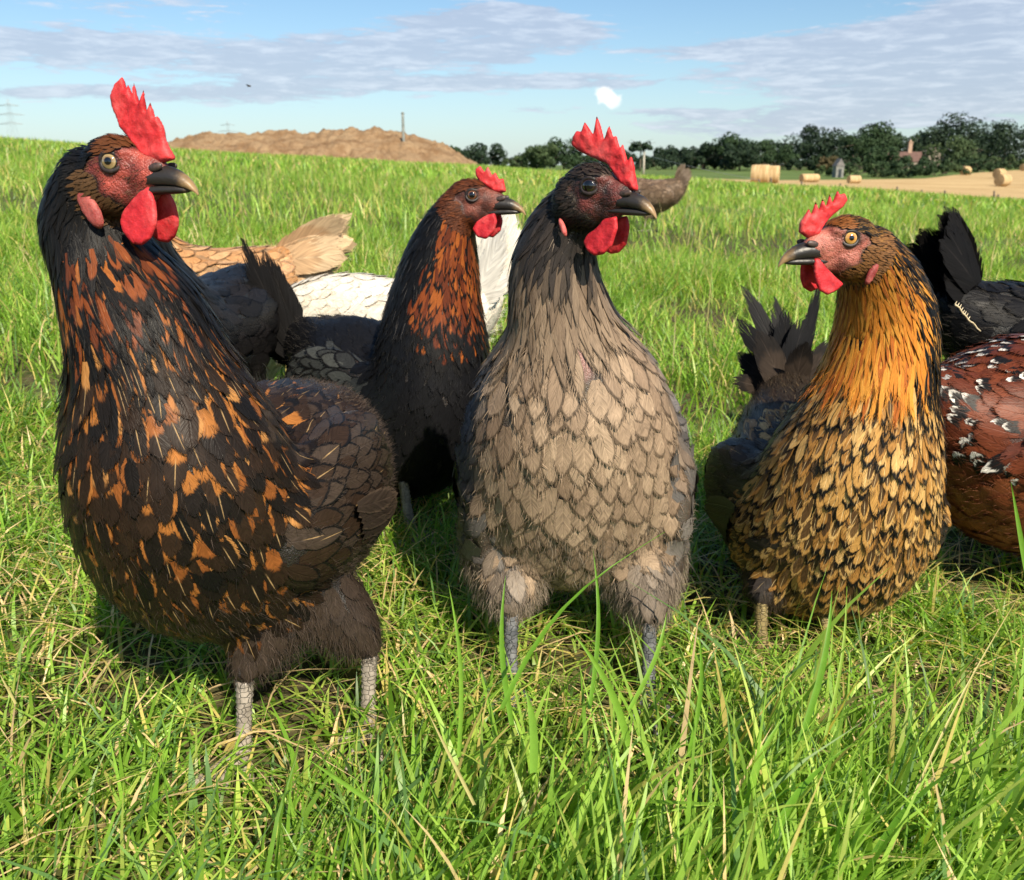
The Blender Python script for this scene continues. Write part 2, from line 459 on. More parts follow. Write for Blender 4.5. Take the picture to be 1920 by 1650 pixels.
def grow(pos, nor, dirs, L, W, lift, pointy, bvh, lo=0.0006):
    """feathers that hug the surface; all arrays per feather, metres"""
    N = len(pos); V = np.empty((N, 6, 3, 3))
    for k in range(N):
        p = Vector(pos[k]); n = Vector(nor[k]); d = Vector(dirs[k]); prof = PROF_POINT * pointy[k] + PROF_ROUND * (1 - pointy[k])
        j = RNG.random() * 0.0012; asym = 1 + 0.12 * (RNG.random() - .5)
        cp = RNG.random(6)
        for r in range(6):
            if r:
                q = p + d * ((ROWV[r] - ROWV[r - 1]) * L[k])
                hit = bvh.find_nearest(q)
                if hit[0] is not None:
                    p = hit[0]; nn = hit[1]
                    if nn.dot(n) > 0.2: n = (n * 0.3 + nn * 0.7).normalized()
                    d = (d - n * d.dot(n))
                    d = d.normalized() if d.length > 1e-5 else Vector(dirs[k])
                else: p = q
            s = n.cross(d); h = lo + j + lift[k] * ROWV[r] ** 1.4
            w = W[k] * 0.5 * prof[r] * (0.92 + .16 * cp[r]); c = p + n * h
            cup = 0.22 * w
            a = c - s * (w * asym) - n * cup; b = c + s * w - n * cup
            tipb = d * (-0.10 * w if r < 5 else 0)
            V[k, r, 0] = a + tipb; V[k, r, 1] = c; V[k, r, 2] = b + tipb
    return V


def free_feather(root, d, n, L, W, curl, side_curl=0.0, pointy=0.2):
    """one big feather (tail, flight) as a 6x3 strip curving towards n"""
    V = np.empty((1, 6, 3, 3)); p = np.array(root, float); d = unit(d); n = unit(n - d * np.dot(n, d))
    prof = PROF_POINT * pointy + PROF_ROUND * (1 - pointy)
    for r in range(6):
        if r:
            st = (ROWV[r] - ROWV[r - 1])
            p = p + d * st * L
            d = unit(d + n * curl * st + np.cross(n, d) * side_curl * st); n = unit(n - d * np.dot(n, d))
        s = np.cross(n, d); w = W * .5 * prof[r] * random.uniform(.93, 1.05)
        V[0, r, 0] = p - s * w - n * w * .15; V[0, r, 1] = p; V[0, r, 2] = p + s * w - n * w * .15
    return V


def feather_mesh(name, V, c0, c1, c2, ids, bn):
    N = len(V); faces = (FQ[None] + (np.arange(N) * 18)[:, None, None]).reshape(-1, 4)
    me = np_mesh(name, V.reshape(-1, 3), faces)
    uv = np.zeros((N, 6, 3, 3)); uv[..., 0] = np.array((-1, 0, 1))[None, None]; uv[..., 1] = ROWV[None, :, None]; uv[..., 2] = np.asarray(ids)[:, None, None]
    attr(me, 'fuv', 'FLOAT_VECTOR', uv); attr(me, 'bn', 'FLOAT_VECTOR', np.repeat(np.asarray(bn, float), 18, 0))
    for nm, c in (('c0', c0), ('c1', c1), ('c2', c2)): attr(me, nm, 'FLOAT_COLOR', np.repeat(np.asarray(c, float), 18, 0))
    return me


def strands_mesh(name, pos, nor, dirs, L, width, cols, up=0.45, curl=0.6, sd=.28):
    """soft down: thin three-step ribbons"""
    N = len(pos); d = unit(dirs + nor * up + RNG.normal(0, sd, (N, 3))); s = unit(np.cross(d, unit(nor + RNG.normal(0, .5, (N, 3)))))
    g = unit(dirs + np.array((0, 0, -.5)) + RNG.normal(0, .3, (N, 3)))
    L = L[:, None]; w = width * np.ones((N, 1))
    p0 = pos; p1 = p0 + d * L * .4; d2 = unit(d + g * curl * .5); p2 = p1 + d2 * L * .35; d3 = unit(d2 + g * curl * .6); p3 = p2 + d3 * L * .3
    V = np.stack([p0 - s * w, p0 + s * w, p1 - s * w * .9, p1 + s * w * .9, p2 - s * w * .6, p2 + s * w * .6, p3 - s * w * .1, p3 + s * w * .1], 1)
    F = (np.array([(0, 1, 3, 2), (2, 3, 5, 4), (4, 5, 7, 6)])[None] + (np.arange(N) * 8)[:, None, None]).reshape(-1, 4)
    me = np_mesh(name, V.reshape(-1, 3), F); attr(me, 'c0', 'FLOAT_COLOR', np.repeat(np.c_[cols, np.ones(N)], 8, 0)); return me


def poisson(co, no, tris, radius_fn, n_cand, keep=None):
    a, b, c = co[tris[:, 0]], co[tris[:, 1]], co[tris[:, 2]]
    ar = np.linalg.norm(np.cross(b - a, c - a), axis=1); rc = radius_fn((a + b + c) / 3, unit(no[tris[:, 0]])); ar = np.where(rc > 0, ar / np.maximum(rc, 1e-4) ** 2, 0); pr = ar / ar.sum()
    t = RNG.choice(len(tris), n_cand, p=pr); r1, r2 = RNG.random(n_cand), RNG.random(n_cand); sq = np.sqrt(r1)
    w0, w1, w2 = (1 - sq)[:, None], (sq * (1 - r2))[:, None], (sq * r2)[:, None]
    p = a[t] * w0 + b[t] * w1 + c[t] * w2
    n = unit(no[tris[t, 0]] * w0 + no[tris[t, 1]] * w1 + no[tris[t, 2]] * w2)
    rad = radius_fn(p, n); cell = 0.012; grid = {}; out = []
    for i in range(n_cand):
        r = rad[i]
        if r <= 0: continue
        x, y, z = p[i]; kx, ky, kz = int(x / cell), int(y / cell), int(z / cell); ok = True
        for ax in (-1, 0, 1):
            for ay in (-1, 0, 1):
                for az_ in (-1, 0, 1):
                    for q in grid.get((kx + ax, ky + ay, kz + az_), ()):
                        dxx, dyy, dzz = q[0] - x, q[1] - y, q[2] - z
                        if dxx * dxx + dyy * dyy + dzz * dzz < r * r: ok = False; break
                    if not ok: break
                if not ok: break
            if not ok: break
        if ok: grid.setdefault((kx, ky, kz), []).append((x, y, z)); out.append(i)
    return p[out], n[out]


def lerp3(a, b, t): return np.asarray(a)[None] * (1 - t[:, None]) + np.asarray(b)[None] * t[:, None]
def sstep(a, b, x): t = np.clip((x - a) / (b - a), 0, 1); return t * t * (3 - 2 * t)
def vnoise(p, f, seed=0.0): return np.array([noise.noise(Vector((q[0] * f + seed, q[1] * f, q[2] * f))) for q in p])

BLK = (.0055, .005, .005); BRB = (.024, .0135, .0080)

# ------------------------------------------------------------------ the hen builder
def build_hen(spec):
    """spec: chain = 10 world points nape..tail base, rad = 10x(side, fore, up) metres, head frame, feet, style ..."""
    chain = np.array(spec['chain'], float); rad = np.array(spec['rad'], float)
    hd = unit(np.array((*spec['heading'], 0.0))); up = np.array((0, 0, 1.0)); side = np.cross(up, hd)     # side = hen's left
    frame = np.stack([side, hd, up], 1)
    base = np.array(spec['base']); hi = spec.get('detail', 1.0); big = spec.get('main', False)
    root = thing('hen', spec['label'], 'hen', tuple(base), 'hens in the meadow')
    dense, us = catmull(np.c_[chain, rad], 64)
    cpos, crad = dense[:, :3], np.maximum(dense[:, 3:], .006); tang = unit(np.gradient(cpos, axis=0))
    parts = [(frame * crad[i][None], cpos[i]) for i in range(64)]
    # head
    hs = spec.get('hs', 1.0) * 0.01
    fw = unit(spec['face']); hl = unit(np.cross(up, fw)); hu = np.cross(fw, hl); HM = np.stack([fw, hl, hu], 1)
    eye0 = np.array(spec['eye_mid'])
    def H(p): return np.atleast_2d(p) @ HM.T * hs + eye0
    head_parts = [((-.4, 0, .05), (2.2, 1.42, 1.62)), ((-.6, 0, -1.0), (2.0, 1.38, 1.7)), ((1.3, 0, -.45), (1.9, .95, 1.25)), ((.9, 0, -1.3), (1.5, .8, .95)),
                  ((-1.6, 0, -.9), (1.7, 1.5, 1.9)), ((.3, .62, .75), (1.2, .7, .45)), ((.3, -.62, .75), (1.2, .7, .45))]
    hparts = [(HM * (np.array(r) * hs)[None], H(c)[0]) for c, r in head_parts]
    # wings and thighs
    wparts = []
    wr = spec.get('wing', (.018, .085, .046)); wdrop = spec.get('wing_up', .012)
    i66 = int(6.7 / 9 * 63); back_dir = unit(np.array([-hd[0], -hd[1], spec.get('wing_pitch', .05)]))
    for sgn in (1, -1):
        c = cpos[i66] + side * sgn * crad[i66][0] * spec.get('wing_out', .80) + up * wdrop
        wf = np.stack([side, back_dir, np.cross(side, back_dir)], 1)
        wparts.append((wf * np.array(wr)[None], c))
    thighs = []; feet = [np.array(f) for f in spec['feet']]; hocks = []
    tr = spec.get('thigh', .032); hk = spec.get('hock', .075)
    for f in feet:
        s_ = np.sign(np.dot(f - cpos[i66], side)) or 1
        hock = f + up * hk - hd * .012; hip = cpos[int(6.3 / 9 * 63)] + side * s_ * spec.get('hip', .035) - up * crad[i66][2] * .45
        hocks.append(hock)
        for t in np.linspace(0, 1, 6):
            c = hip * (1 - t) + (hock + up * .008) * t; r = tr * (1 - t) + .010 * t + .006 * math.sin(t * math.pi) * (tr / .032)
            thighs.append((np.eye(3) * r, c))
    hco, hno, htr = remesh(hparts + parts[:14], .0016 if big else .0035, 4)
    bco, bno, btr = remesh(parts + wparts + thighs, .0046 if big else .006, 11)
    co = np.concatenate([bco, hco]); no = np.concatenate([bno, hno]); tris = np.concatenate([btr, htr + len(bco)])
    # head coordinates of a set of points (cm)
    def to_head(p): return (p - eye0) @ HM / hs
    fc = spec['faces']        # face colours
    def face_mask(p):
        q = to_head(p); x, y, z = q.T
        m = sstep(1.15, .85, np.sqrt(((x - .9) / 2.3) ** 2 + ((z + .25) / 1.55) ** 2)); m = np.maximum(m, sstep(1.1, .85, np.sqrt(((x - 1.3) / 1.3) ** 2 + ((z + 1.5) / .9) ** 2)))
        crown = sstep(.55, 1.0, z - .12 * x) * sstep(2.2, 1.2, x)
        ear = sstep(1.0, .7, np.sqrt(((x + 1.5) / .95) ** 2 + ((z + .9) / .8) ** 2))
        return np.clip(m * (1 - crown) * (1 - ear), 0, 1) * (np.abs(x) < 4)
    skin = np.tile(np.array(spec['under'])[None], (len(co), 1)); near = np.linalg.norm(co - eye0, axis=1) < .06
    fm = np.zeros(len(co)); fm[near] = face_mask(co[near])
    if near.any():
        q = to_head(co[near]); n1 = vnoise(q, 1.1, 3); n2 = vnoise(q, 3.5, 9)
        patch = np.clip(.5 + n1 * .9 + n2 * .5, 0, 1); rim = sstep(.9, .55, np.sqrt((q[:, 0] - .15) ** 2 + (q[:, 2] - .25) ** 2))
        fcol = lerp3(fc[0], fc[1], patch); dkp = sstep(.05, .45, vnoise(q, .8, 21) + .35 * vnoise(q, 4, 2)) * sstep(2.2, .6, q[:, 0]); fcol = fcol * (1 - .6 * dkp[:, None]); fcol = fcol * (1 - .75 * rim[:, None])
        skin[near] = skin[near] * (1 - fm[near][:, None]) + fcol * fm[near][:, None]
    for bp, br_ in spec.get('bald', ()): wb = sstep(br_ * 1.5, br_ * .6, np.linalg.norm(co - bp, axis=1))[:, None]; skin = skin * (1 - wb) + np.array((.30, .16, .14)) * wb
    me = np_mesh('body', co - base, tris); attr(me, 'skin', 'FLOAT_COLOR', np.c_[skin, np.ones(len(co))])
    body = add('body', me, SKIN, root)
    bvh = BVHTree.FromPolygons([tuple(v) for v in bco], [tuple(t) for t in btr])
    bvh_all = BVHTree.FromPolygons([tuple(v) for v in co], [tuple(t) for t in tris])
    winv = [(np.linalg.inv(M), c) for M, c in wparts]; tpos = np.array([c for _, c in thighs]); tradv = np.array([M[0, 0] for M, _ in thighs])
    def info(p):
        d = ((p[:, None, :] - cpos[None]) @ frame) / crad[None]
        d = np.sqrt((d ** 2).sum(2)); w = np.exp(-((d - d.min(1, keepdims=True)) * 9.0))
        w /= w.sum(1, keepdims=True); u = w @ us; fl = unit(w @ tang)
        lw = np.min(np.stack([np.linalg.norm((p - c) @ M.T, axis=1) for M, c in winv], 1), 1)
        wing = (lw < 1.10) & (lw < d.min(1) + .08)
        lt = (np.linalg.norm(p[:, None] - tpos[None], axis=2) / tradv[None]).min(1)
        thigh = (lt < 1.12) & (lt < d.min(1) + .18) & ~wing
        fl[wing] = unit(back_dir + up * -.12); fl[thigh] = unit(np.array((0, 0, -1.0)) - hd * .2)
        return u, fl, wing, thigh
    sc = spec.get('fscale', 1.0) / hi * spec.get('dense', 1.0)
    def radius(p, n):
        u, fl, wing, thigh = info(p)
        r = np.interp(u, [0, .6, 1.2, 3.0, 4.2, 6, 8, 9], [.0020, .0024, .0030, .0042, .0078, .0095, .0090, .0085]) * sc
        r[wing] = .0105 * sc; r[thigh] = .0080 * sc
        hdist = np.linalg.norm(p - eye0, axis=1); h = hdist < .034 * spec.get('hs', 1)
        r[h] = .00150 * max(sc, .9) * (1 if big else 1.6)
        nr = hdist < .06; m = np.zeros(len(p)); m[nr] = face_mask(p[nr]); r[m > .45] = -1
        q = to_head(p); r[(q[:, 0] > 2.2) & nr] = -1
        for bp, br_ in spec.get('bald', ()): r[np.linalg.norm(p - bp, axis=1) < br_ * (.75 + .5 * RNG.random(len(p)))] = -1
        return r
    pos, nor = poisson(co, no, tris, radius, int(spec.get('cand', 26000)))
    # drop samples buried inside the other shell
    u, fl, wing, thigh = info(pos)
    hdist = np.linalg.norm(pos - eye0, axis=1); headf = hdist < .034 * spec.get('hs', 1)
    q = to_head(pos)
    fl[headf] = unit(HM @ np.array((-1, 0, -.25)))
    fl = fl + RNG.normal(0, .12, fl.shape); d = unit(fl - nor * (fl * nor).sum(1, keepdims=True))
    N = len(pos); k = spec.get('fscale', 1.0)
    L = np.interp(u, [0, .6, 1.2, 3.2, 4.2, 6, 8, 9], [.010, .015, .026, .036, .028, .028, .034, .036]) * k
    W = np.interp(u, [0, .6, 1.2, 3.2, 4.2, 6, 8, 9], [.0028, .0036, .0048, .0068, .0130, .0170, .0165, .014]) * k * spec.get('fwide', 1.0)
    L[wing] = .036 * k; W[wing] = .017 * k; L[thigh] = .022 * k; W[thigh] = .012 * k; L[headf] = .0062; W[headf] = .0019 * (1 if big else 1.6)
    if hi < 1: W = W / hi ** .5
    var = RNG.normal(1, .10, N); L = L * var; W = W * RNG.normal(1, .10, N)
    pointy = np.clip(np.interp(u, [0, 3.0, 4.0], [1, .85, 0]), 0, 1); pointy[wing] = .12; pointy[thigh] = .4
    lift = L * .060 + .0005; lift[headf] = .0007; lift[(u < 3.0) & ~headf] *= .75
    lift = lift * np.clip(RNG.normal(1, .35, N), .4, 2.2) * spec.get('ruffle', 1.0)
    c0, c1, c2 = spec['style'](dict(p=pos, n=nor, u=u, wing=wing, thigh=thigh, head=headf, q=q, hd=hd, side=side, N=N, hl=hl))
    ids = RNG.random(N)
    V = grow(pos, nor, d, L, W, lift, pointy, bvh_all) - base
    mat = spec.get('mat', FEATHER)
    # feathers big enough to be told apart, facing the camera, become parts of their own
    camv = unit(np.array((0, 0, CAMH)) - pos); facing = (nor * camv).sum(1); dist = np.linalg.norm(pos - np.array((0, 0, CAMH)), axis=1)
    score = L * W * np.clip(facing, 0, 1) / dist ** 2; score[(u < 3.3) | headf | thigh] = 0
    pxx = pos[:, 0] / np.maximum(pos[:, 1], .1); score[np.abs(pxx) > .62] = 0
    single = np.zeros(N, bool); ns = spec.get('singles', 0)
    if ns: single[np.argsort(-score)[:ns]] = True
    for i in np.nonzero(single)[0]:
        add('wing_feather' if wing[i] else 'breast_feather', feather_mesh('feather', V[i:i + 1], c0[i:i + 1], c1[i:i + 1], c2[i:i + 1], ids[i:i + 1], nor[i:i + 1]), mat, root)
    groups = (('head_feathers', headf), ('neck_feathers', (u < 3.3) & ~headf & ~wing & ~thigh), ('wing_coverts', wing), ('thigh_feathers', thigh),
              ('body_feathers', (u >= 3.3) & ~headf & ~wing & ~thigh))
    for nm, g in groups:
        g = g & ~single
        if g.any(): add(nm, feather_mesh(nm, V[g], c0[g], c1[g], c2[g], ids[g], nor[g]), mat, root, 'stuff')
    # loose barbs along feather tips, and short bristles on the face
    fs_ = np.nonzero((u >= 2.6) & ~headf & (facing > -.35))[0]
    if big and len(fs_):
        nb = 9; t = np.linspace(-1, 1, nb)[None] + RNG.normal(0, .08, (len(fs_), nb)); Vf = V[fs_]
        e3 = np.where((t < 0)[..., None], Vf[:, 3, 0][:, None], Vf[:, 3, 2][:, None]); e4 = np.where((t < 0)[..., None], Vf[:, 4, 0][:, None], Vf[:, 4, 2][:, None]); e5 = Vf[:, 5, 1][:, None]
        at = np.clip(np.abs(t), 0, 1)[..., None]; bp_ = np.where(at > .6, e4 + (e3 - e4) * ((at - .6) / .4), e5 + (e4 - e5) * (at / .6))
        dd = unit(Vf[:, 5, 1] - Vf[:, 2, 1])[:, None] ; sd_ = unit(Vf[:, 2, 2] - Vf[:, 2, 0])[:, None]; dirf = unit(dd + sd_ * t[..., None] * .55)
        bp_ = bp_ - dirf * .0025; colf = np.where(((c0[fs_, 3] > .01) & (spec.get('mat', FEATHER) is FEATHER))[:, None], c1[fs_, :3], c0[fs_, :3])[:, None] * RNG.uniform(.7, 1.35, (len(fs_), nb, 1))
        rp = lambda a: np.repeat(a[:, None], nb, 1).reshape(-1, 3)
        add('feather_fringe', strands_mesh('feather_fringe', bp_.reshape(-1, 3), rp(nor[fs_]), dirf.reshape(-1, 3), RNG.uniform(.004, .0085, len(fs_) * nb) * k, .00017 * k, colf.reshape(-1, 3), up=.05, curl=.25, sd=.13), FLUFF, root, 'stuff')
        a, b, c_ = hco[htr[:, 0]], hco[htr[:, 1]], hco[htr[:, 2]]; cen = (a + b + c_) / 3; fmk = np.zeros(len(cen)); nr = np.linalg.norm(cen - eye0, axis=1) < .05; fmk[nr] = face_mask(cen[nr]); fmk *= (to_head(cen)[:, 0] < 2.3)
        ok = np.nonzero((fmk > .4))[0]; t = RNG.choice(ok, 420); bc = pick(420, [spec['bristle'][0], spec['bristle'][1]], [.6, .4])
        add('face_bristles', strands_mesh('face_bristles', cen[t] - base, hno[htr[t, 0]], np.tile(unit(HM @ np.array((-1, 0, -.4))), (420, 1)), RNG.uniform(.0015, .004, 420), .00012, bc, up=.35, curl=.3, sd=.2), FLUFF, root, 'stuff')
    # soft down
    nf = spec.get('fluff', 0)
    if nf:
        a, b, c = bco[btr[:, 0]], bco[btr[:, 1]], bco[btr[:, 2]]; cen = (a + b + c) / 3; ar = np.linalg.norm(np.cross(b - a, c - a), axis=1)
        uu, ff, ww, tt = info(cen)
        wt_ = ar * (np.where(tt, 5.0, 0) + np.where((uu > 7.3) & ~ww, 4.0, 0) + np.where((cen[:, 2] < base[2] + .14) & (uu > 5.3), 3.0, 0) + .35 * (uu > 1.0))
        t = RNG.choice(len(cen), nf, p=wt_ / wt_.sum()); w3 = RNG.dirichlet((1, 1, 1), nf)
        p = a[t] * w3[:, :1] + b[t] * w3[:, 1:2] + c[t] * w3[:, 2:]; n = unit(bno[btr[t, 0]])
        small = (wt_[t] / ar[t]) < 1.0
        ln = RNG.uniform(.006, .014, nf) * k; ln[small] *= .55
        fcols = np.array(spec['fluff_col'][0])[None] + (np.array(spec['fluff_col'][1]) - np.array(spec['fluff_col'][0]))[None] * RNG.random((nf, 1))
        add('down_fluff', strands_mesh('down_fluff', p + n * .002 - base, n, ff[t], ln, .00012 * k / hi, fcols, up=.16, curl=1.1), FLUFF, root, 'stuff')
    # long flight feathers of the folded wings, one by one
    nfl = spec.get('flight', 0)
    for wi, sgn in enumerate((1, -1)):
        Mw, cw = wparts[wi]
        for kf in range(nfl):
            t = kf / max(nfl - 1, 1); st_ = cw + back_dir * (wr[1] * (-.38 + .33 * t)) + up * (wr[2] * (.15 - .85 * t)) + side * sgn * wr[0] * 1.2
            hit = bvh.find_nearest(Vector(st_)); p0, n0 = np.array(hit[0]), np.array(hit[1]); dr_ = unit(back_dir + up * (-.30 + .10 * t)); dr_ = unit(dr_ - n0 * np.dot(dr_, n0))
            fv = grow(p0[None], n0[None], dr_[None], np.array([wr[1] * .85]), np.array([.019 * k]), np.array([.0035]), np.array([.15]), bvh, lo=.0025 + .0007 * (nfl - kf)) - base
            fc_ = spec['flight_col']; one = np.array([fc_[0] + (0.0,)]) * RNG.uniform(.75, 1.25), np.array([fc_[1] + (.14,)]), np.array([fc_[2] + (.5,)])
            add('flight_feather', feather_mesh('flight_feather', fv, *one, [random.random()], [tuple(n0)]), FEATHER, root)
    # comb
    comb = [tuple(p) for p in spec['comb']]
    V2, T2 = inflate(comb, spec.get('comb_t', .22), .10 if big else .3, .35, 2.2, bend=lambda v: .10 * np.sin(v[:, 0] * 1.3 + 1) * np.clip(v[:, 1] - 1.5, 0, 3) * .6)
    V2[:, 1] *= 1 + .5 * np.clip(2.0 - V2[:, 2], 0, 1.2)
    add('comb', np_mesh('comb', H(V2) - base, T2), COMB, root)
    # wattles
    wat = np.array(spec['wattle'])
    for sg in (1, -1):
        wo = wat
        V2, T2 = inflate(wo, .17, .12 if big else .35, .3, 2.0)
        zt = wat[:, 1].max(); drop = np.clip(zt - V2[:, 2], 0, 4)
        V2[:, 1] = V2[:, 1] + sg * (.58 + .13 * drop)
        if sg != spec.get('vis', -1): V2[:, 0] += .15
        add('wattle', np_mesh('wattle', H(V2) - base, T2), WATTLE, root)
    # ear lobes
    lo_ = spec.get('lobe', ((-1.5, -2.0), (.35, .8), .35))
    for sg in (1, -1):
        a = np.linspace(0, 2 * math.pi, 18, endpoint=False); ca, sa = math.cos(lo_[2]), math.sin(lo_[2])
        ol = np.c_[lo_[0][0] + ca * lo_[1][0] * np.cos(a) - sa * lo_[1][1] * np.sin(a), lo_[0][1] + sa * lo_[1][0] * np.cos(a) + ca * lo_[1][1] * np.sin(a)]
        V2, T2 = inflate(ol, .2, .16 if big else .3, .3, 3); V2[:, 1] += sg * spec.get('lobe_y', 1.42)
        add('earlobe', np_mesh('earlobe', H(V2) - base, T2), LOBE, root)
    # beak
    bx = np.array([1.6, 2.2, 2.8, 3.35, 3.85, 4.3, 4.65, 4.86, 4.98]); tz = np.array([-.10, -.02, .0, -.10, -.30, -.60, -.95, -1.28, -1.58]); bz = np.array([-1.18, -1.16, -1.14, -1.16, -1.22, -1.32, -1.46, -1.60, -1.74])
    hw = np.array([.80, .80, .72, .62, .52, .40, .28, .17, .05])
    def loft(bx, tz, bz, hw, flat_bottom):
        n = 14; V, al = [], []
        for i in range(len(bx)):
            for k2 in range(n):
                t = 2 * math.pi * k2 / n; y = hw[i] * math.copysign(abs(math.cos(t)) ** .8, math.cos(t)); s2 = math.sin(t)
                m = (tz[i] + bz[i]) / 2; h = (tz[i] - bz[i]) / 2
                flat = (s2 < 0) if flat_bottom else (s2 > 0); z = m + h * (math.copysign(abs(s2) ** (.35 if flat else .9), s2)); V.append((bx[i], y * (1 if s2 <= 0 and flat_bottom else (1 - .25 * max(0, s2))), z)); al.append((bx[i] - bx[0]) / (bx[-1] - bx[0]))
        F = [(i * n + k2, i * n + (k2 + 1) % n, (i + 1) * n + (k2 + 1) % n, (i + 1) * n + k2) for i in range(len(bx) - 1) for k2 in range(n)]
        V.append((bx[-1] + .02, 0, (tz[-1] + bz[-1]) / 2)); al.append(1.0)
        F += [((len(bx) - 1) * n + k2, (len(bx) - 1) * n + (k2 + 1) % n, len(V) - 1, len(V) - 1) for k2 in range(n)]
        return np.array(V), F, al
    V2, F2, al = loft(bx, tz, bz, hw, True); me = join_mesh('upper_beak', [(H(V2) - base, F2)]); attr(me, 'along', 'FLOAT', al)
    ub = add('beak', me, BEAK, root)
    V2, F2, al = loft(np.array([1.2, 2.1, 2.9, 3.7, 4.2, 4.5]), np.array([-1.08, -1.08, -1.08, -1.12, -1.22, -1.34]), np.array([-1.60, -1.64, -1.62, -1.60, -1.56, -1.48]), np.array([.74, .72, .62, .48, .33, .10]), False)
    me = join_mesh('lower_beak', [(H(V2) - base, F2)]); attr(me, 'along', 'FLOAT', np.array(al) * .7); add('lower_beak', me, BEAK, ub)
    for sg in (1, -1):
        V2 = SPH_V * np.array((.52, .16, .24)) @ np.array(Matrix.Rotation(R(12), 3, 'Y')) + np.array((2.75, sg * .62, -.12))
        add('nostril', join_mesh('nostril', [(H(V2) - base, [tuple(f) for f in SPH_F])]), NOST, ub)
    # eyes
    for sg in (1, -1):
        ez = HM @ unit(np.array((.28, sg * 1.0, .10))); ex = unit(np.cross(np.array((0, 0, 1.0)), ez)); ey = np.cross(ez, ex)
        ctr = H(np.array((.15, sg * .99, .25)))[0] - base; er = .55 * spec.get('eye_s', 1.08)
        vv = SPH_V * .0055 * np.array((1, 1, .92))
        o = add('eye', join_mesh('eye', [(vv, [tuple(f) for f in SPH_F])]), spec['eye_mat'], root)
        Mx = Matrix(np.stack([ex, ey, ez], 1).tolist()).to_4x4() @ Matrix.Scale(er / .55 * hs * 100, 4); Mx.translation = Vector(ctr); o.matrix_local = Mx
        tv, tf = [], []
        nA, nB = 28, 8
        for i in range(nA):
            for j in range(nB):
                a, b = 2 * math.pi * i / nA, 2 * math.pi * j / nB; rr = .0049 + .0011 * math.cos(b) * (1 + .25 * math.sin(a) ** 2)
                tv.append((rr * math.cos(a) * 1.08, rr * math.sin(a) * (.94 if math.sin(a) > 0 else 1.0), (.0034 if math.sin(a) > .2 else .0030) + .0010 * math.sin(b) - .0012 * math.cos(a) ** 2))
        tf = [(i * nB + j, ((i + 1) % nA) * nB + j, ((i + 1) % nA) * nB + (j + 1) % nB, i * nB + (j + 1) % nB) for i in range(nA) for j in range(nB)]
        add('eyelid', join_mesh('eyelid', [(tv, tf)]), LID, o)
    # legs
    for f, hock in zip(feet, hocks):
        fl_ = f.copy(); n = 26; ts = np.linspace(0, 1, n)
        path = hock[None] * (1 - ts[:, None]) + (fl_ + up * .006)[None] * ts[:, None]
        rr = .0050 + .0012 * np.abs(ts - .5) * 2 + .0005 * ((np.arange(n) % 2) * 2 - 1)
        pcs = [tube(path - base, rr, 10)]
        for ang, ln in ((0, .050), (.55, .042), (-.55, .042), (math.pi, .022)):
            ca, sa = math.cos(ang), math.sin(ang); td = hd * ca + side * sa
            tt = np.linspace(0, 1, 9); tp = fl_[None] + td[None] * (ln * tt)[:, None] + up[None] * (.007 * (1 - tt) ** 1.5 + .003 * np.sin(tt * math.pi))[:, None]
            tp[:, 2] = np.maximum(tp[:, 2], ground_z(tp[:, 0], tp[:, 1]) + .003)
            pcs.append(tube(tp - base, np.interp(tt, [0, .75, .8, 1], [.0052, .0040, .0028, .0004]), 8))
        add('leg', join_mesh('leg', pcs), spec.get('leg_mat', LEGM), root)
    # tail feathers, one by one
    for (rt, dr, nn, Ln, Wn, cu, sc_, col) in spec.get('tail', ()):
        fv = free_feather(np.array(rt) - base, dr, nn, Ln, Wn, cu, sc_, .25)
        one = np.array([col[0] + (col[3],)]), np.array([col[1] + (0.0,)]), np.array([col[2] + (.35,)])
        add('tail_feather', feather_mesh('tail_feather', fv, *one, [random.random()], [tuple(unit(np.array(nn)))]), TAILM, root)
    return root


def fan_tail(root_pt, hd, up_ang, n, L, W, spread, col, curl=-.25, layers=2):
    """a tent of tail feathers: side vanes leaning out on both sides of the middle line"""
    out = []; hd = unit(np.array((*hd, 0.0))); up = np.array((0, 0, 1.0)); side = np.cross(up, hd)
    for ly in range(layers):
        for i in range(n):
            t = (i / (n - 1)) * 2 - 1; sgn = 1 if t > 0 else -1; e = up_ang + spread * (1 - abs(t)) * .5 - spread * .25 - ly * .22 + random.uniform(-.05, .05)
            d = -hd * math.cos(e) + up * math.sin(e) + side * t * .30
            nrm = side * sgn * .9 + up * .3 + hd * .2
            out.append((np.array(root_pt) + side * t * .014 + up * (.008 * (1 - ly)), d, nrm, L * (1 - .12 * abs(t) - .22 * ly) * random.uniform(.92, 1.06), W, curl * random.uniform(.5, 1.4), random.uniform(-.25, .25) , col))
    return out


def const(N, c, a=0.0): return np.tile(np.array(tuple(c) + (a,), float)[None], (N, 1))
def pick(N, cols, p): return np.array(cols)[RNG.choice(len(cols), N, p=p)]


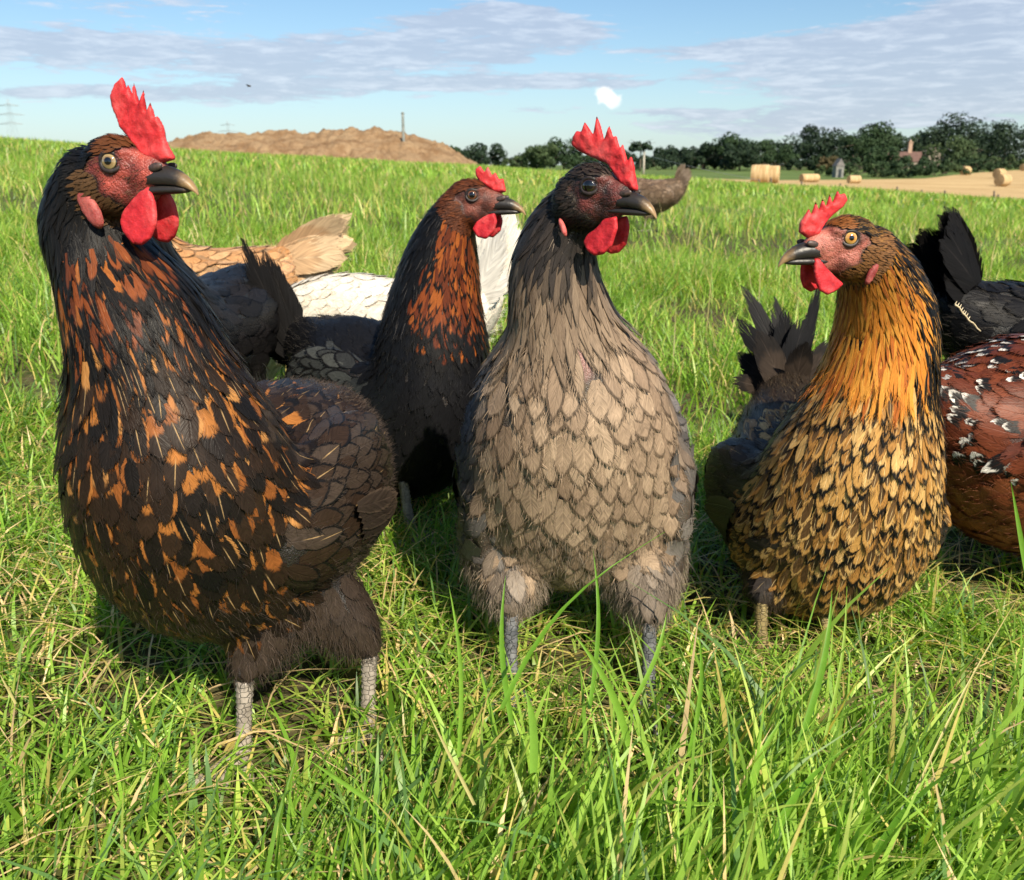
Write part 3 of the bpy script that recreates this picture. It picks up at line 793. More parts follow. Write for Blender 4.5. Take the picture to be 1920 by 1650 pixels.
# template hen for the birds seen side on (cm, forward x, up z)
def template(hx, hy, heading, scale, pose='up', drop=0.0, **kw):
    hd = unit(np.array((*heading, 0.0))); sd = np.cross((0, 0, 1.0), hd); b = np.array((hx, hy, gz(hx, hy)))
    def L(x, y, z): return b + (hd * x + sd * y + np.array((0, 0, 1.0)) * (z - drop)) * scale * .01
    if pose == 'up': neck = [(14.5, 36.6), (13.6, 33.8), (12.6, 30), (11.2, 26.2), (9, 22.8)]; eye, face = (16.2, 38.0), hd + np.array((0, 0, -.08))
    else: neck = [(22.5, 10.5), (21.5, 12.8), (19.8, 15.6), (17, 18.2), (12.5, 20)]; eye, face = (24.5, 9.5), hd * .8 + np.array((0, 0, -.75))
    ch = [L(x, 0, z) for x, z in neck + [(6.5, 19.6), (1, 18.2), (-5, 18.8), (-10.5, 21), (-13.5, 23.2)]]
    rr = np.array([(2.0, 2.0, 2.0), (2.4, 2.4, 2.4), (3.0, 3.1, 3.0), (4.2, 4.3, 4.2), (5.6, 5.6, 5.4), (6.8, 6.8, 6.8), (7.5, 7.6, 7.6), (7.2, 7.2, 7.0), (4.8, 5, 5), (2.8, 3, 3)]) * scale * .01
    rr[:, 0] *= kw.pop('fat', 1.0); rr[5:8, 2] *= kw.pop('deep', 1.0)
    feet = []
    for s in (1, -1):
        p = L(.5 + s * .8, s * 3.6, 0); p[2] = gz(p[0], p[1]); feet.append(p)
    d = dict(chain=ch, rad=rr, heading=heading, face=face, eye_mid=L(eye[0], 0, eye[1]), base=b, feet=feet, hs=scale, fscale=scale * kw.pop('fs', 1.25),
             wing=tuple(np.array((.018, .085, .046)) * scale), thigh=.032 * scale, hock=max(.03, (.085 - drop * .01)) * scale,
             comb=[(3.0, .4), (2.7, 1.4), (2.2, 1.9), (1.9, 1.6), (1.5, 2.5), (1.1, 2.0), (.7, 2.7), (.3, 2.1), (-.2, 2.6), (-.6, 1.9), (0, 1.4), (1.2, .9), (2.2, .3)],
             wattle=[(2.3, -1.4), (2.5, -2.4), (2.1, -3.2), (1.4, -3.3), (.9, -2.6), (1.2, -1.9), (1.6, -1.5)], L=L)
    d.update(kw); return d


EYE_AMBER = eye_material('eye_pale_amber', (.20, .13, .055), (.34, .25, .12), .36)
EYE_DARK = eye_material('eye_dark', (.012, .008, .007), (.03, .014, .010), .5)
EYE_ORANGE = eye_material('eye_orange', (.45, .19, .03), (.60, .34, .10), .30)
EYE_BROWN = eye_material('eye_brown', (.10, .035, .015), (.16, .07, .03), .45)
RED_FACE = ((.16, .030, .024), (.38, .070, .050))


def head_frame(spec, px, py, Y, yaw, pitch, hs, mirror):
    """place a head so that its visible eye is seen at the pixel; yaw = turn towards the camera from profile"""
    sx = -1 if mirror else 1
    fw = unit(np.array((sx * math.cos(R(yaw)) * math.cos(R(pitch)), -math.sin(R(yaw)) * math.cos(R(pitch)), math.sin(R(pitch)))))
    hl = unit(np.cross((0, 0, 1.0), fw)); hu = np.cross(fw, hl); vis = 1 if mirror else -1
    e = P(px, py, Y); HM = np.stack([fw, hl, hu], 1)
    spec['face'] = fw; spec['eye_mid'] = e - HM @ np.array((.22, vis * 1.45, .27)) * hs * .01; spec['hs'] = hs; spec['vis'] = vis


def trace(pts, cx, cy, sc, yaw=0, mirror=False, off=1.45, pitch=0):
    out = []
    for x, y in pts:
        a = ((x - cx) / sc * (-1 if mirror else 1) - off * math.sin(R(yaw))) / math.cos(R(yaw)); b = -(y - cy) / sc
        out.append((a * math.cos(R(pitch)) + b * math.sin(R(pitch)) + .22, -a * math.sin(R(pitch)) + b * math.cos(R(pitch)) + .27))
    return out


def chain_px(rows): return [P(r[0], r[1], r[2]) for r in rows], [(r[3] * .01, (r[4] if len(r) > 4 else r[3]) * .01, (r[5] if len(r) > 5 else r[3]) * .01) for r in rows]


def foot_px(px, py):
    xn, yn = (px - 960) / FPX, -(py - 825) / FPX; dz = -math.sin(TH) + math.cos(TH) * yn; dyy = math.cos(TH) + math.sin(TH) * yn
    t = .4
    for _ in range(20): t = (gz(xn * t, dyy * t) - CAMH) / dz
    return np.array((xn * t, dyy * t, gz(xn * t, dyy * t)))

# ================================================================== THE SETTING
# ---- ground: one sheet to the horizon
def ground_material():
    m, nt, b = new_mat('meadow_soil'); t = nt.nodes.new('ShaderNodeTexCoord')
    n1 = tex_noise(nt, t.outputs['Object'], 3.0, 6, 0.65); n2 = tex_noise(nt, t.outputs['Object'], 60, 5, 0.6); n3 = tex_noise(nt, t.outputs['Object'], 0.08, 5)
    soil = mixc(nt, n2.step(0.3, 0.7), (0.035, 0.024, 0.015), (0.10, 0.075, 0.045))
    thatch = mixc(nt, n2.step(0.35, 0.65), (0.03, 0.05, 0.012), (0.13, 0.13, 0.04))
    near = mixc(nt, n1.step(0.40, 0.58), soil, thatch)
    far = mixc(nt, n3.step(0.35, 0.65), (0.075, 0.12, 0.03), (0.12, 0.17, 0.05))
    g = nt.nodes.new('ShaderNodeNewGeometry'); ln = nt.nodes.new('ShaderNodeVectorMath'); ln.operation = 'LENGTH'; nt.links.new(g.outputs['Position'], ln.inputs[0])
    nt.links.new(mixc(nt, S(nt, ln.outputs['Value']).step(3, 14), near, far), b.inputs['Base Color'])
    b.inputs['Roughness'].default_value = 0.95; b.inputs['Specular IOR Level'].default_value = 0.15
    bump(nt, b, n2, 0.6, 0.008); return m
na = 240; rads = np.concatenate([np.linspace(.06, 2.4, 40), np.geomspace(2.5, 6000, 120)])
ang = np.linspace(0, 2 * math.pi, na, endpoint=False)
RR, AA = np.meshgrid(rads, ang, indexing='ij'); gx, gy = RR * np.sin(AA), RR * np.cos(AA)
gzv = ground_z(gx.ravel(), gy.ravel())
bumpy = np.array([noise.fractal(Vector((x * 2.2, y * 2.2, 0)), 1, 2, 3) * .008 if x * x + y * y < 16 else 0 for x, y in zip(gx.ravel(), gy.ravel())])
gv = np.c_[gx.ravel(), gy.ravel(), gzv + bumpy - .006]; gv = np.r_[gv, [(0, 0, -.006)]]
ii, jj = np.meshgrid(np.arange(len(rads) - 1), np.arange(na), indexing='ij'); jn = (jj + 1) % na
gf = np.stack([ii * na + jj, ii * na + jn, (ii + 1) * na + jn, (ii + 1) * na + jj], -1).reshape(-1, 4)[:, ::-1]
cf = np.array([(len(gv) - 1, j, (j + 1) % na, (j + 1) % na) for j in range(na)])
me = join_mesh('ground', [(gv, gf), ]); add('ground', me, ground_material(), None, 'structure')

# ---- stubble field beyond the meadow
def stubble_material():
    m, nt, b = new_mat('stubble'); t = nt.nodes.new('ShaderNodeTexCoord')
    mp = nt.nodes.new('ShaderNodeMapping'); nt.links.new(t.outputs['Object'], mp.inputs[0]); mp.inputs['Rotation'].default_value = (0, 0, R(28)); mp.inputs['Scale'].default_value = (.16, 1.3, 1)
    n = tex_noise(nt, mp.outputs[0], 0.55, 5, 0.6); n2 = tex_noise(nt, t.outputs['Object'], 0.9, 5)
    c = mixc(nt, n.step(0.32, 0.68), (0.36, 0.24, 0.11), (0.55, 0.40, 0.21)); c = mixc(nt, n2.step(0.52, 0.8) * 0.45, c, (0.30, 0.20, 0.09))
    nt.links.new(c, b.inputs['Base Color']); b.inputs['Roughness'].default_value = 1.0; b.inputs['Specular IOR Level'].default_value = 0.1
    bump(nt, b, n2, 0.5, 0.1); return m
av = np.linspace(.10, .95, 60); tv_ = np.linspace(0, 1, 40); sv = []
for a in av:
    r0, r1 = 45.0, float(np.interp(a, [.10, .15, .28, .45, .577, .95], [62, 80, 103, 140, 250, 320]))
    for t in tv_:
        r = r0 + (r1 - r0) * t; y = r / math.sqrt(1 + a * a); sv.append((a * y, y, 0))
sv = np.array(sv); sv[:, 2] = ground_z(sv[:, 0], sv[:, 1]) + .14
sf = np.array([(i * 40 + j, (i + 1) * 40 + j, (i + 1) * 40 + j + 1, i * 40 + j + 1) for i in range(59) for j in range(39)])
add('stubble_field', np_mesh('stubble_field', sv, sf), stubble_material(), None, 'structure')

# ---- heap of dug earth on the skyline
def mound_material():
    m, nt, b = new_mat('dug_earth'); t = nt.nodes.new('ShaderNodeTexCoord')
    n = tex_noise(nt, t.outputs['Object'], 0.55, 7, 0.7); n2 = tex_noise(nt, t.outputs['Object'], 2.6, 6, 0.7)
    c = mixc(nt, n.step(0.35, 0.65), (0.25, 0.150, 0.078), (0.40, 0.275, 0.160)); c = mixc(nt, n2.step(0.5, 0.75) * 0.6, c, (0.17, 0.095, 0.045))
    c = mixc(nt, n.step(0.62, 0.72) * 0.5, c, (0.16, 0.17, 0.06))
    nt.links.new(c, b.inputs['Base Color']); b.inputs['Roughness'].default_value = 1.0; b.inputs['Specular IOR Level'].default_value = 0.1
    bump(nt, b, n2, 0.9, 0.4); return m
MY = 78.0
mpx = [250, 310, 345, 385, 450, 500, 560, 620, 660, 715, 740, 785, 830, 868, 900]; mpy = [312, 272, 262, 256, 253, 250, 253, 246, 245, 245, 250, 263, 275, 296, 318]
mx = np.array([P(a, b, MY)[0] for a, b in zip(mpx, mpy)]); mz = np.array([P(a, b, MY)[2] for a, b in zip(mpx, mpy)])
gxs = np.linspace(mx[0] - 1, mx[-1] + 1, 260); gys = np.linspace(-11, 16, 60); mv = []
for x in gxs:
    top = np.interp(x, mx, mz) 
    for dy_ in gys:
        g0 = gz(x, MY + dy_) - .3; w = max(0.0, 1 - (abs(dy_) / (11 if dy_ < 0 else 16)) ** 1.5)
        nz = noise.fractal(Vector((x * .35, dy_ * .35, 1)), .8, 2.2, 6) * .42 + abs(noise.noise(Vector((x * .8, dy_ * .5, 5)))) * .35 + noise.fractal(Vector((x * 1.9, dy_ * 1.5, 9)), .6, 2.2, 4) * .16 - abs(noise.noise(Vector((x * .45, 3, 2)))) * .35 * (dy_ < 0)
        mv.append((x, MY + dy_, g0 + max(0, top - g0) * w + nz * min(1, w * 3) - (0 if w > 0 else .3)))
mf = np.array([(i * 60 + j, (i + 1) * 60 + j, (i + 1) * 60 + j + 1, i * 60 + j + 1) for i in range(259) for j in range(59)])
mo = add('earth_mound', np_mesh('earth_mound', mv, mf), mound_material()); mo['kind'] = 'structure'; tag(mo, 'long tan heap of dug earth on the skyline', 'mound')

# ---- trees and hedge bushes
def leaf_material(name, a, b_, trans=0.25):
    m, nt, b = new_mat(name); c = attr_node(nt, 'tint'); f = S(nt, c.outputs['Fac'])
    col = mixc(nt, f, a, b_); nt.links.new(col, b.inputs['Base Color']); b.inputs['Roughness'].default_value = 0.7; b.inputs['Specular IOR Level'].default_value = 0.2
    return m
LEAF = {'dark': leaf_material('leaf_dark', (.011, .024, .014), (.024, .044, .020)), 'mid': leaf_material('leaf_mid', (.018, .038, .016), (.036, .064, .024)),
        'pale': leaf_material('leaf_pale', (.032, .058, .022), (.060, .088, .034)), 'rust': leaf_material('leaf_rust', (.06, .055, .024), (.10, .075, .035))}
BARK = simple_mat('bark', (.06, .045, .032), (.14, .11, .08), 3, 0.9, 0.5, 0.05)
def crown_mesh(rng, w, h, zc, n, leaf, lobes, flat=1.0):
    lc, lr = [], []
    for k in range(lobes):
        a = rng.uniform(0, 2 * math.pi); zz = rng.uniform(-1.1, .85); rr = math.sqrt(max(0, 1 - max(zz, 0) ** 2)) * rng.uniform(.3, .85)
        lc.append((rr * math.cos(a) * w * .62, rr * math.sin(a) * w * .62, zc + zz * h * .66)); lr.append(rng.uniform(.30, .50) * min(w, h))
    lc, lr = np.array(lc), np.array(lr); k = rng.integers(0, lobes, n); d = unit(rng.normal(0, 1, (n, 3)))
    rad = rng.uniform(.55, 1.08, n) ** .6; p = lc[k] + d * (lr[k] * rad)[:, None] * np.array((1.1, 1.1, .9))
    nm = unit(d + rng.normal(0, .5, (n, 3)) + np.array((0, 0, .25))); t = unit(np.cross(nm, rng.normal(0, 1, (n, 3)))); b = np.cross(nm, t); s = (leaf * rng.uniform(.5, 1.2, n))[:, None]
    V = np.stack([p - t * s, p - b * s * .7, p + t * s, p + b * s * .7], 1).reshape(-1, 3); F = np.arange(n * 4).reshape(-1, 4)
    me = np_mesh('crown', V, F, False); tint = np.repeat(np.clip(rng.normal(.5, .25, n) + .35 * (rng.random(lobes)[k] - .5), 0, 1), 4); attr(me, 'tint', 'FLOAT', tint); return me
def tree(px, top, Y, wpx, tone, label, name='tree', cat='tree', n=3800, leafsize=None, trunk_frac=.05, seed=0, group='trees along the far hedge', base_py=None):
    rng = np.random.default_rng(seed + int(px)); p = P(px, top, Y); x = p[0]; z0 = gz(x, Y) if base_py is None else P(px, base_py, Y)[2]
    H = p[2] - z0; w = wpx / FPX * Y * .5 * 1.95
    o = thing(name, label, cat, (x, Y, z0), group)
    H *= 1.06; hc = H * (1 - trunk_frac); add('crown', crown_mesh(rng, w, hc * .5, H * trunk_frac + hc * .5, n, leafsize or max(.16, Y * .0015), 24), LEAF[tone], o)
    if cat == 'tree':
        pcs = []; th = H * (trunk_frac + .35); ts = np.linspace(0, 1, 7); r0 = H * .028
        pcs.append(tube(np.c_[np.sin(ts * 2 + px) * .03 * H * ts, np.cos(ts * 3) * .02 * H * ts, ts * th], r0 * (1.25 - .8 * ts), 8))
        for k in range(5):
            a = rng.uniform(0, 6.28); z = th * rng.uniform(.45, .85); e = np.array((math.cos(a) * w * .6, math.sin(a) * w * .6, z + H * .22)); s = np.array((0, 0, z)); tt = ts[:, None]
            pcs.append(tube(s * (1 - tt) + e * tt + np.array((0, 0, 1)) * np.sin(tt * 3.14) * .03 * H, r0 * (.5 - .4 * ts), 6))
        add('trunk', join_mesh('trunk', pcs), BARK, o)
    else:
        pcs = []
        for k in range(5):
            a = rng.uniform(0, 6.28); pcs.append(tube([(0, 0, -.1), (math.cos(a) * w * .2, math.sin(a) * w * .2, H * .3), (math.cos(a) * w * .4, math.sin(a) * w * .4, H * .7)], [.06, .04, .02], 6))
        add('stem', join_mesh('stem', pcs), BARK, o)
    return o
tree(1540, 229, 205, 100, 'dark', 'large dark rounded tree standing left of the tiled house', n=4200)
tree(1612, 250, 215, 78, 'mid', 'medium green tree between the large dark tree and the house')
tree(1648, 229, 255, 58, 'mid', 'tall open-topped tree showing above the middle of the wood behind the house')
tree(1697, 236, 262, 90, 'mid', 'broad green tree rising directly behind the tiled house', n=3200)
tree(1800, 210, 235, 122, 'dark', 'tallest dark tree right of the house chimney', n=4600)
tree(1788, 250, 185, 82, 'pale', 'lighter green rounded tree standing in front of the tallest dark tree', n=3200)
tree(1893, 223, 215, 110, 'dark', 'dark tree cut by the right edge of the picture', n=4000)
tree(1378, 249, 200, 62, 'mid', 'domed green tree rising behind the pair of bales')
tree(1438, 262, 195, 92, 'mid', 'wide bushy tree directly behind the pair of bales', n=3400, trunk_frac=.02)
tree(1390, 264, 180, 70, 'dark', 'low dark tree at the left of the pair of bales', trunk_frac=.02)
tree(1320, 268, 205, 80, 'dark', 'dark low tree left of the bales behind the distant brown hen', trunk_frac=.02)
tree(1262, 276, 210, 80, 'dark', 'dark tree just right of the pole by the umbrella-shaped tree', trunk_frac=.02)
tree(1202, 266, 165, 44, 'dark', 'small umbrella-shaped tree with bare trunk beside a pale pole', n=900, trunk_frac=.62)
tree(1158, 280, 210, 60, 'dark', 'dark tree half hidden by the centre hen comb', trunk_frac=.02)
tree(1058, 252, 190, 70, 'mid', 'rounded tree directly left of the centre hen comb', n=3000, trunk_frac=.02)
tree(1016, 268, 180, 62, 'pale', 'lighter low tree left of the rounded tree by the centre hen', trunk_frac=.02)
tree(975, 286, 230, 30, 'dark', 'tiny dark tree in the gap left of the centre hen', n=900, trunk_frac=.02)
tree(912, 268, 190, 76, 'dark', 'dark domed tree right of the earth heap', n=3000, trunk_frac=.02)
tree(858, 276, 215, 50, 'mid', 'low tree touching the right end of the earth heap', trunk_frac=.02)
tree(828, 268, 290, 40, 'mid', 'far tree just peeping over the right slope of the earth heap', n=900, trunk_frac=.02)
for (px, top, Y, w, lab) in ((1245, 274, 300, 90, 'far tree behind the distant brown hen tail'), (1345, 268, 310, 100, 'far tree seen between the bales and the distant hen'), (1470, 262, 300, 100, 'far tree just left of the large dark tree'), (1590, 252, 305, 90, 'far tree behind the stone shed'), (1740, 246, 310, 90, 'far tree behind the chimney of the house'), (1855, 240, 300, 100, 'far tree between the tallest tree and the right edge')):
    tree(px, top, Y, w, 'dark', lab, n=2200)
for (px, top, Y, w, tone, lab) in ((1660, 282, 170, 42, 'mid', 'rounded bush left of the house roof'), (1598, 312, 140, 90, 'pale', 'low olive hedge bush right of the stone shed'),
        (1655, 306, 138, 90, 'mid', 'low hedge bush below the house'), (1716, 300, 150, 80, 'mid', 'hedge bush hiding the house wall'), (1760, 310, 150, 80, 'pale', 'olive hedge bush right of the house'),
        (1822, 300, 180, 80, 'mid', 'hedge bush under the lighter rounded tree'), (1880, 296, 200, 80, 'pale', 'hedge bush near the right edge above the far bales'),
        (1553, 300, 188, 30, 'rust', 'small rust-brown bush at the foot of the large dark tree'), (1618, 300, 190, 60, 'mid', 'hedge bush behind the stone shed'), (1690, 310, 136, 70, 'mid', 'lowest hedge bush at the edge of the stubble'),
        (1500, 306, 190, 50, 'dark', 'dark bush under the left side of the large dark tree'), (1850, 308, 172, 60, 'mid', 'hedge bush behind the small far bales'), (1120, 300, 175, 80, 'mid', 'bush behind the centre hen comb'), (1235, 300, 190, 80, 'dark', 'dark bush behind the distant brown hen tail'), (1290, 292, 215, 90, 'dark', 'dark thicket right of the distant brown hen'), (1350, 290, 212, 90, 'mid', 'thicket left of the pair of bales'),
        (1475, 292, 205, 80, 'mid', 'thicket right of the pair of bales'), (1575, 290, 225, 80, 'dark', 'dark thicket behind the stone shed roof'), (1640, 286, 240, 70, 'dark', 'dark thicket left of the house gable end'), (1190, 298, 205, 70, 'dark', 'dark thicket under the umbrella-shaped tree'),
        (1085, 292, 200, 70, 'dark', 'dark thicket left behind the centre hen comb'), (985, 297, 215, 60, 'pale', 'pale thicket in the gap left of the centre hen'), (1770, 290, 232, 80, 'dark', 'dark thicket at the right end of the house'), (1860, 288, 228, 90, 'dark', 'dark thicket between the two right-hand dark trees')):
    tree(px, top - 8, Y, w * 1.45, tone, lab, 'hedge_bush', 'bush', n=1700, trunk_frac=.02, group='hedge bushes')

# ---- house, shed, poles
def box(x0, x1, y0, y1, z0, z1):
    v = [(x, y, z) for z in (z0, z1) for y in (y0, y1) for x in (x0, x1)]
    return np.array(v, float), [(0, 2, 3, 1), (4, 5, 7, 6), (0, 1, 5, 4), (2, 6, 7, 3), (0, 4, 6, 2), (1, 3, 7, 5)]
def gable(x0, x1, y0, y1, z0, z1, ov=.25):
    ym = (y0 + y1) / 2; v = np.array([(x0 - ov, y0 - ov, z0), (x1 + ov, y0 - ov, z0), (x1 + ov, y1 + ov, z0), (x0 - ov, y1 + ov, z0), (x0 - ov, ym, z1), (x1 + ov, ym, z1)])
    return v, [(0, 1, 5, 4), (2, 3, 4, 5), (0, 4, 3), (1, 2, 5), (0, 3, 2, 1)]
ROOF = simple_mat('roof_tiles', (.09, .050, .042), (.15, .085, .068), 2.5, .85, .5, .05); WALLM = simple_mat('house_wall', (.26, .21, .17), (.36, .30, .25), 2, .9, .2, .02)
BRICK = simple_mat('chimney_brick', (.32, .20, .14), (.46, .32, .24), 3, .9, .3, .02); STONE = simple_mat('shed_stone', (.16, .16, .15), (.27, .26, .24), 3, .9, .4, .03)
DARKW = simple_mat('window_glass', (.02, .025, .03), (.05, .06, .07), 1, .15, 0)
HY = 228.0; hp = P(1672, 300, HY); hq = P(1746, 300, HY); zb = gz((hp[0] + hq[0]) / 2, HY); ze = P(1700, 303, HY)[2] - zb; zr = P(1700, 284, HY)[2] - zb; hw = (hq[0] - hp[0])
o = thing('house', 'tiled red-brown roofed house with chimney half hidden among the trees', 'house', (hp[0], HY, zb))
add('wall', join_mesh('wall', [box(0, hw, 0, 6, -.5, ze)], False), WALLM, o); rf = add('roof', join_mesh('roof', [gable(0, hw, 0, 6, ze - .02, zr)], False), ROOF, o)
cz = P(1717, 267, HY)[2] - zb; cx_ = P(1717, 267, HY)[0] - hp[0]
add('chimney', join_mesh('chimney', [box(cx_ - .45, cx_ + .45, 2.6, 3.5, ze, cz), box(cx_ - .55, cx_ + .55, 2.5, 3.6, cz, cz + .2), box(cx_ - .2, cx_ + .2, 2.85, 3.25, cz + .2, cz + .7)], False), BRICK, rf)
gx0 = P(1737, 300, HY)[0] - hp[0]; gtop = P(1748, 277, HY)[2] - zb
v, f = np.array([(gx0, -.4, ze - 1.5), (gx0 + 3.2, -.4, ze - 1.5), (gx0 + 3.2, -.4, gtop - 1.6), (gx0 + 1.6, -.4, gtop), (gx0, -.4, gtop - 1.6), (gx0, 5, ze - 1.5), (gx0 + 3.2, 5, ze - 1.5), (gx0 + 3.2, 5, gtop - 1.6), (gx0 + 1.6, 5, gtop), (gx0, 5, gtop - 1.6)]), [(0, 1, 2, 3, 4), (9, 8, 7, 6, 5), (1, 6, 7, 2), (2, 7, 8, 3), (3, 8, 9, 4), (4, 9, 5, 0)]
add('gable_wing', join_mesh('gable_wing', [(v, f)], False), WALLM, o)
for wx in (1.2, 3.6, 6.2): wn_ = add('window', join_mesh('window', [box(wx, wx + .9, -.06, -.02, ze - 1.4, ze - .3)], False), WALLM, o); add('pane', join_mesh('pane', [box(wx + .08, wx + .82, -.09, -.062, ze - 1.32, ze - .38)], False), DARKW, wn_)
sp_ = P(1575, 321, 132); sz = gz(sp_[0], 132); st_ = P(1575, 297, 132)[2] - sz
o = thing('stone_shed', 'tiny grey gabled stone shed on the green strip below the trees', 'shed', (sp_[0], 132, sz))
add('wall', join_mesh('wall', [box(-.55, .55, 0, 1.6, -.2, st_ * .62)], False), STONE, o); v, f = gable(0, 1.6, -.55, .55, st_ * .60, st_, .08); v = np.c_[-v[:, 1], v[:, 0], v[:, 2]]
add('roof', join_mesh('roof', [(v, f)], False), simple_mat('shed_roof', (.13, .12, .12), (.22, .20, .19), 3, .9, .3, .02), o)
add('door', join_mesh('door', [box(-.22, .22, -.04, -.005, -.1, st_ * .45)], False), DARKW, o)
POLEM = simple_mat('weathered_pole', (.13, .15, .14), (.24, .25, .23), 2, .85, .3, .01); PALE = simple_mat('pale_post_wood', (.30, .27, .22), (.46, .42, .35), 3, .85, .3, .01); METAL = simple_mat('haze_pale_steel', (.26, .29, .32), (.34, .37, .40), .2, .6, 0)  # METAL is a pale steel, distance haze on the pylons put into its colour
def pole(px, top, Y, r, mat, label, arms=True):
    p = P(px, top, Y); z0 = gz(p[0], Y); h = p[2] - z0; o = thing('utility_pole', label, 'pole', (p[0], Y, z0), 'poles')
    add('post', join_mesh('post', [tube([(0, 0, -.3), (0, 0, h * .5), (0, 0, h)], [r * 1.2, r, r * .8], 10)]), mat, o)
    if arms:
        add('cross_arm', join_mesh('cross_arm', [box(-.55, .55, -.1, -.0, h - .75, h - .6), box(-.35, .35, -.1, 0, h - 1.5, h - 1.38)], False), mat, o)
        for sx in (-.45, .45): add('insulator', join_mesh('insulator', [tube([(sx, -.05, h - .6), (sx, -.05, h - .5), (sx, -.05, h - .42)], [.03, .06, .03], 8)]), PALE, o)
    else: add('cap', join_mesh('cap', [tube([(0, 0, h), (0, 0, h + .08), (0, 0, h + .12)], [r * 1.1, r * 1.0, .01], 10)]), mat, o)
    return p
pole(755, 213, 74, .12, POLEM, 'thin dark utility pole standing in front of the earth heap', False)
pa = pole(1208, 287, 92, .11, PALE, 'pale wooden pole beside the umbrella-shaped tree', False)
pa[2] -= .15; pb = P(1050, 262, 120); pc = P(1424, 338, 62); pts = []
for a, b in ((pb, pa), (pa, pc)):
    for t in np.linspace(0, 1, 12): q = a * (1 - t) + b * t; q[2] -= .12 * math.sin(t * math.pi); pts.append(q)
tag(add('wire', join_mesh('wire', [tube(np.array(pts), np.full(len(pts), .012), 6)]), METAL), 'thin sagging wire running from the pale pole down to the stubble edge', 'wire')
def pylon(px, top, Y, label):
    p = P(px, top, Y); z0 = gz(p[0], Y); h = p[2] - z0; o = thing('pylon', label, 'pylon', (p[0], Y, z0), 'far pylons'); b = h * .11; pcs = []
    def w(t): return b * (1 - t) ** 1.3 + h * .012
    lv = np.linspace(0, 1, 9)
    for sx, sy in ((1, 1), (1, -1), (-1, 1), (-1, -1)): pcs.append(tube([(sx * w(t), sy * w(t), t * h) for t in lv], np.full(9, h * .0016), 5))
    for i in range(8):
        for sy in (1, -1):
            for s in (1, -1): pcs.append(tube([(s * w(lv[i]), sy * w(lv[i]), lv[i] * h), (-s * w(lv[i + 1]), sy * w(lv[i + 1]), lv[i + 1] * h)], [h * .0008] * 2, 5))
    add('lattice_tower', join_mesh('lattice_tower', pcs), METAL, o)
    for t, l in ((.62, .19), (.76, .24), (.90, .17)): add('cross_arm', join_mesh('cross_arm', [tube([(-l * h, 0, t * h), (0, 0, t * h + h * .03), (l * h, 0, t * h)], [h * .003, h * .006, h * .003], 5), tube([(-l * h, 0, t * h), (l * h, 0, t * h)], [h * .003] * 2, 5)]), METAL, o)
pylon(14, 186, 700, 'faint lattice pylon at the far left above the meadow edge'); pylon(426, 226, 1500, 'very small faint pylon above the earth heap')

# ---- fence posts at the stubble edge
POSTM = simple_mat('fence_post_wood', (.05, .04, .032), (.12, .10, .08), 6, .9, .4, .01)
for k, (px, top, hp_, lab) in enumerate(((1424, 336, 12, 'left of the pair of bales'), (1447, 333, 14, 'below the right bale of the pair, leaning'), (1503, 340, 12, 'between the bales and the stone shed'), (1577, 344, 16, 'below the stone shed, thicker of two'),
        (1586, 347, 12, 'below the stone shed, thinner of two'), (1683, 350, 15, 'below the house roof'), (1730, 356, 12, 'below the house chimney, short'), (1772, 357, 13, 'directly right of the short post below the chimney'), (1866, 358, 17, 'below the nearest bale at right, taller of two'), (1872, 364, 11, 'below the nearest bale at right, shorter of two'), (1655, 354, 9, 'short one left of the roof post'))):
    Y = 46.0; p = P(px, top, Y); z0 = min(gz(p[0], Y), p[2] - .35); h = p[2] - z0; o = thing('fence_post', 'dark fence post at the stubble edge ' + lab, 'fence post', (p[0], Y, z0), 'fence posts along the stubble')
    ln_ = random.uniform(-.05, .05)
    add('post', join_mesh('post', [tube([(0, 0, -.3), (ln_ * .5, 0, h * .6), (ln_, 0, h)], [.05, .048, .045], 8)]), POSTM, o)
    add('insulator', join_mesh('insulator', [tube([(ln_, -.07, h * .8), (ln_, -.045, h * .8)], [.012, .016], 6)]), PALE, o)

# ---- round bales
def bale_material(name, end):
    m, nt, b = new_mat(name); t = nt.nodes.new('ShaderNodeTexCoord'); s3 = nt.nodes.new('ShaderNodeSeparateXYZ'); nt.links.new(t.outputs['Object'], s3.inputs[0]); x, y, z = (S(nt, q) for q in s3.outputs)
    if end:
        rr = (y * y + z * z).sqrt(); st2 = tex_noise(nt, xyz(nt, rr * 26.0, y._m('ARCTAN2', z) * 1.2, 0.0), 1.0, 3)
    else: st2 = tex_noise(nt, xyz(nt, x * 18.0, y * 1.2, z * 1.2), 1.0, 4)
    nt.links.new(mixc(nt, st2.step(.3, .7), (.33, .22, .10), (.60, .45, .26)), b.inputs['Base Color']); b.inputs['Roughness'].default_value = .95; b.inputs['Specular IOR Level'].default_value = .1
    bump(nt, b, st2, .8, .04); return m
BALE, BALE_E = bale_material('bale_straw', False), bale_material('bale_end_straw', True)
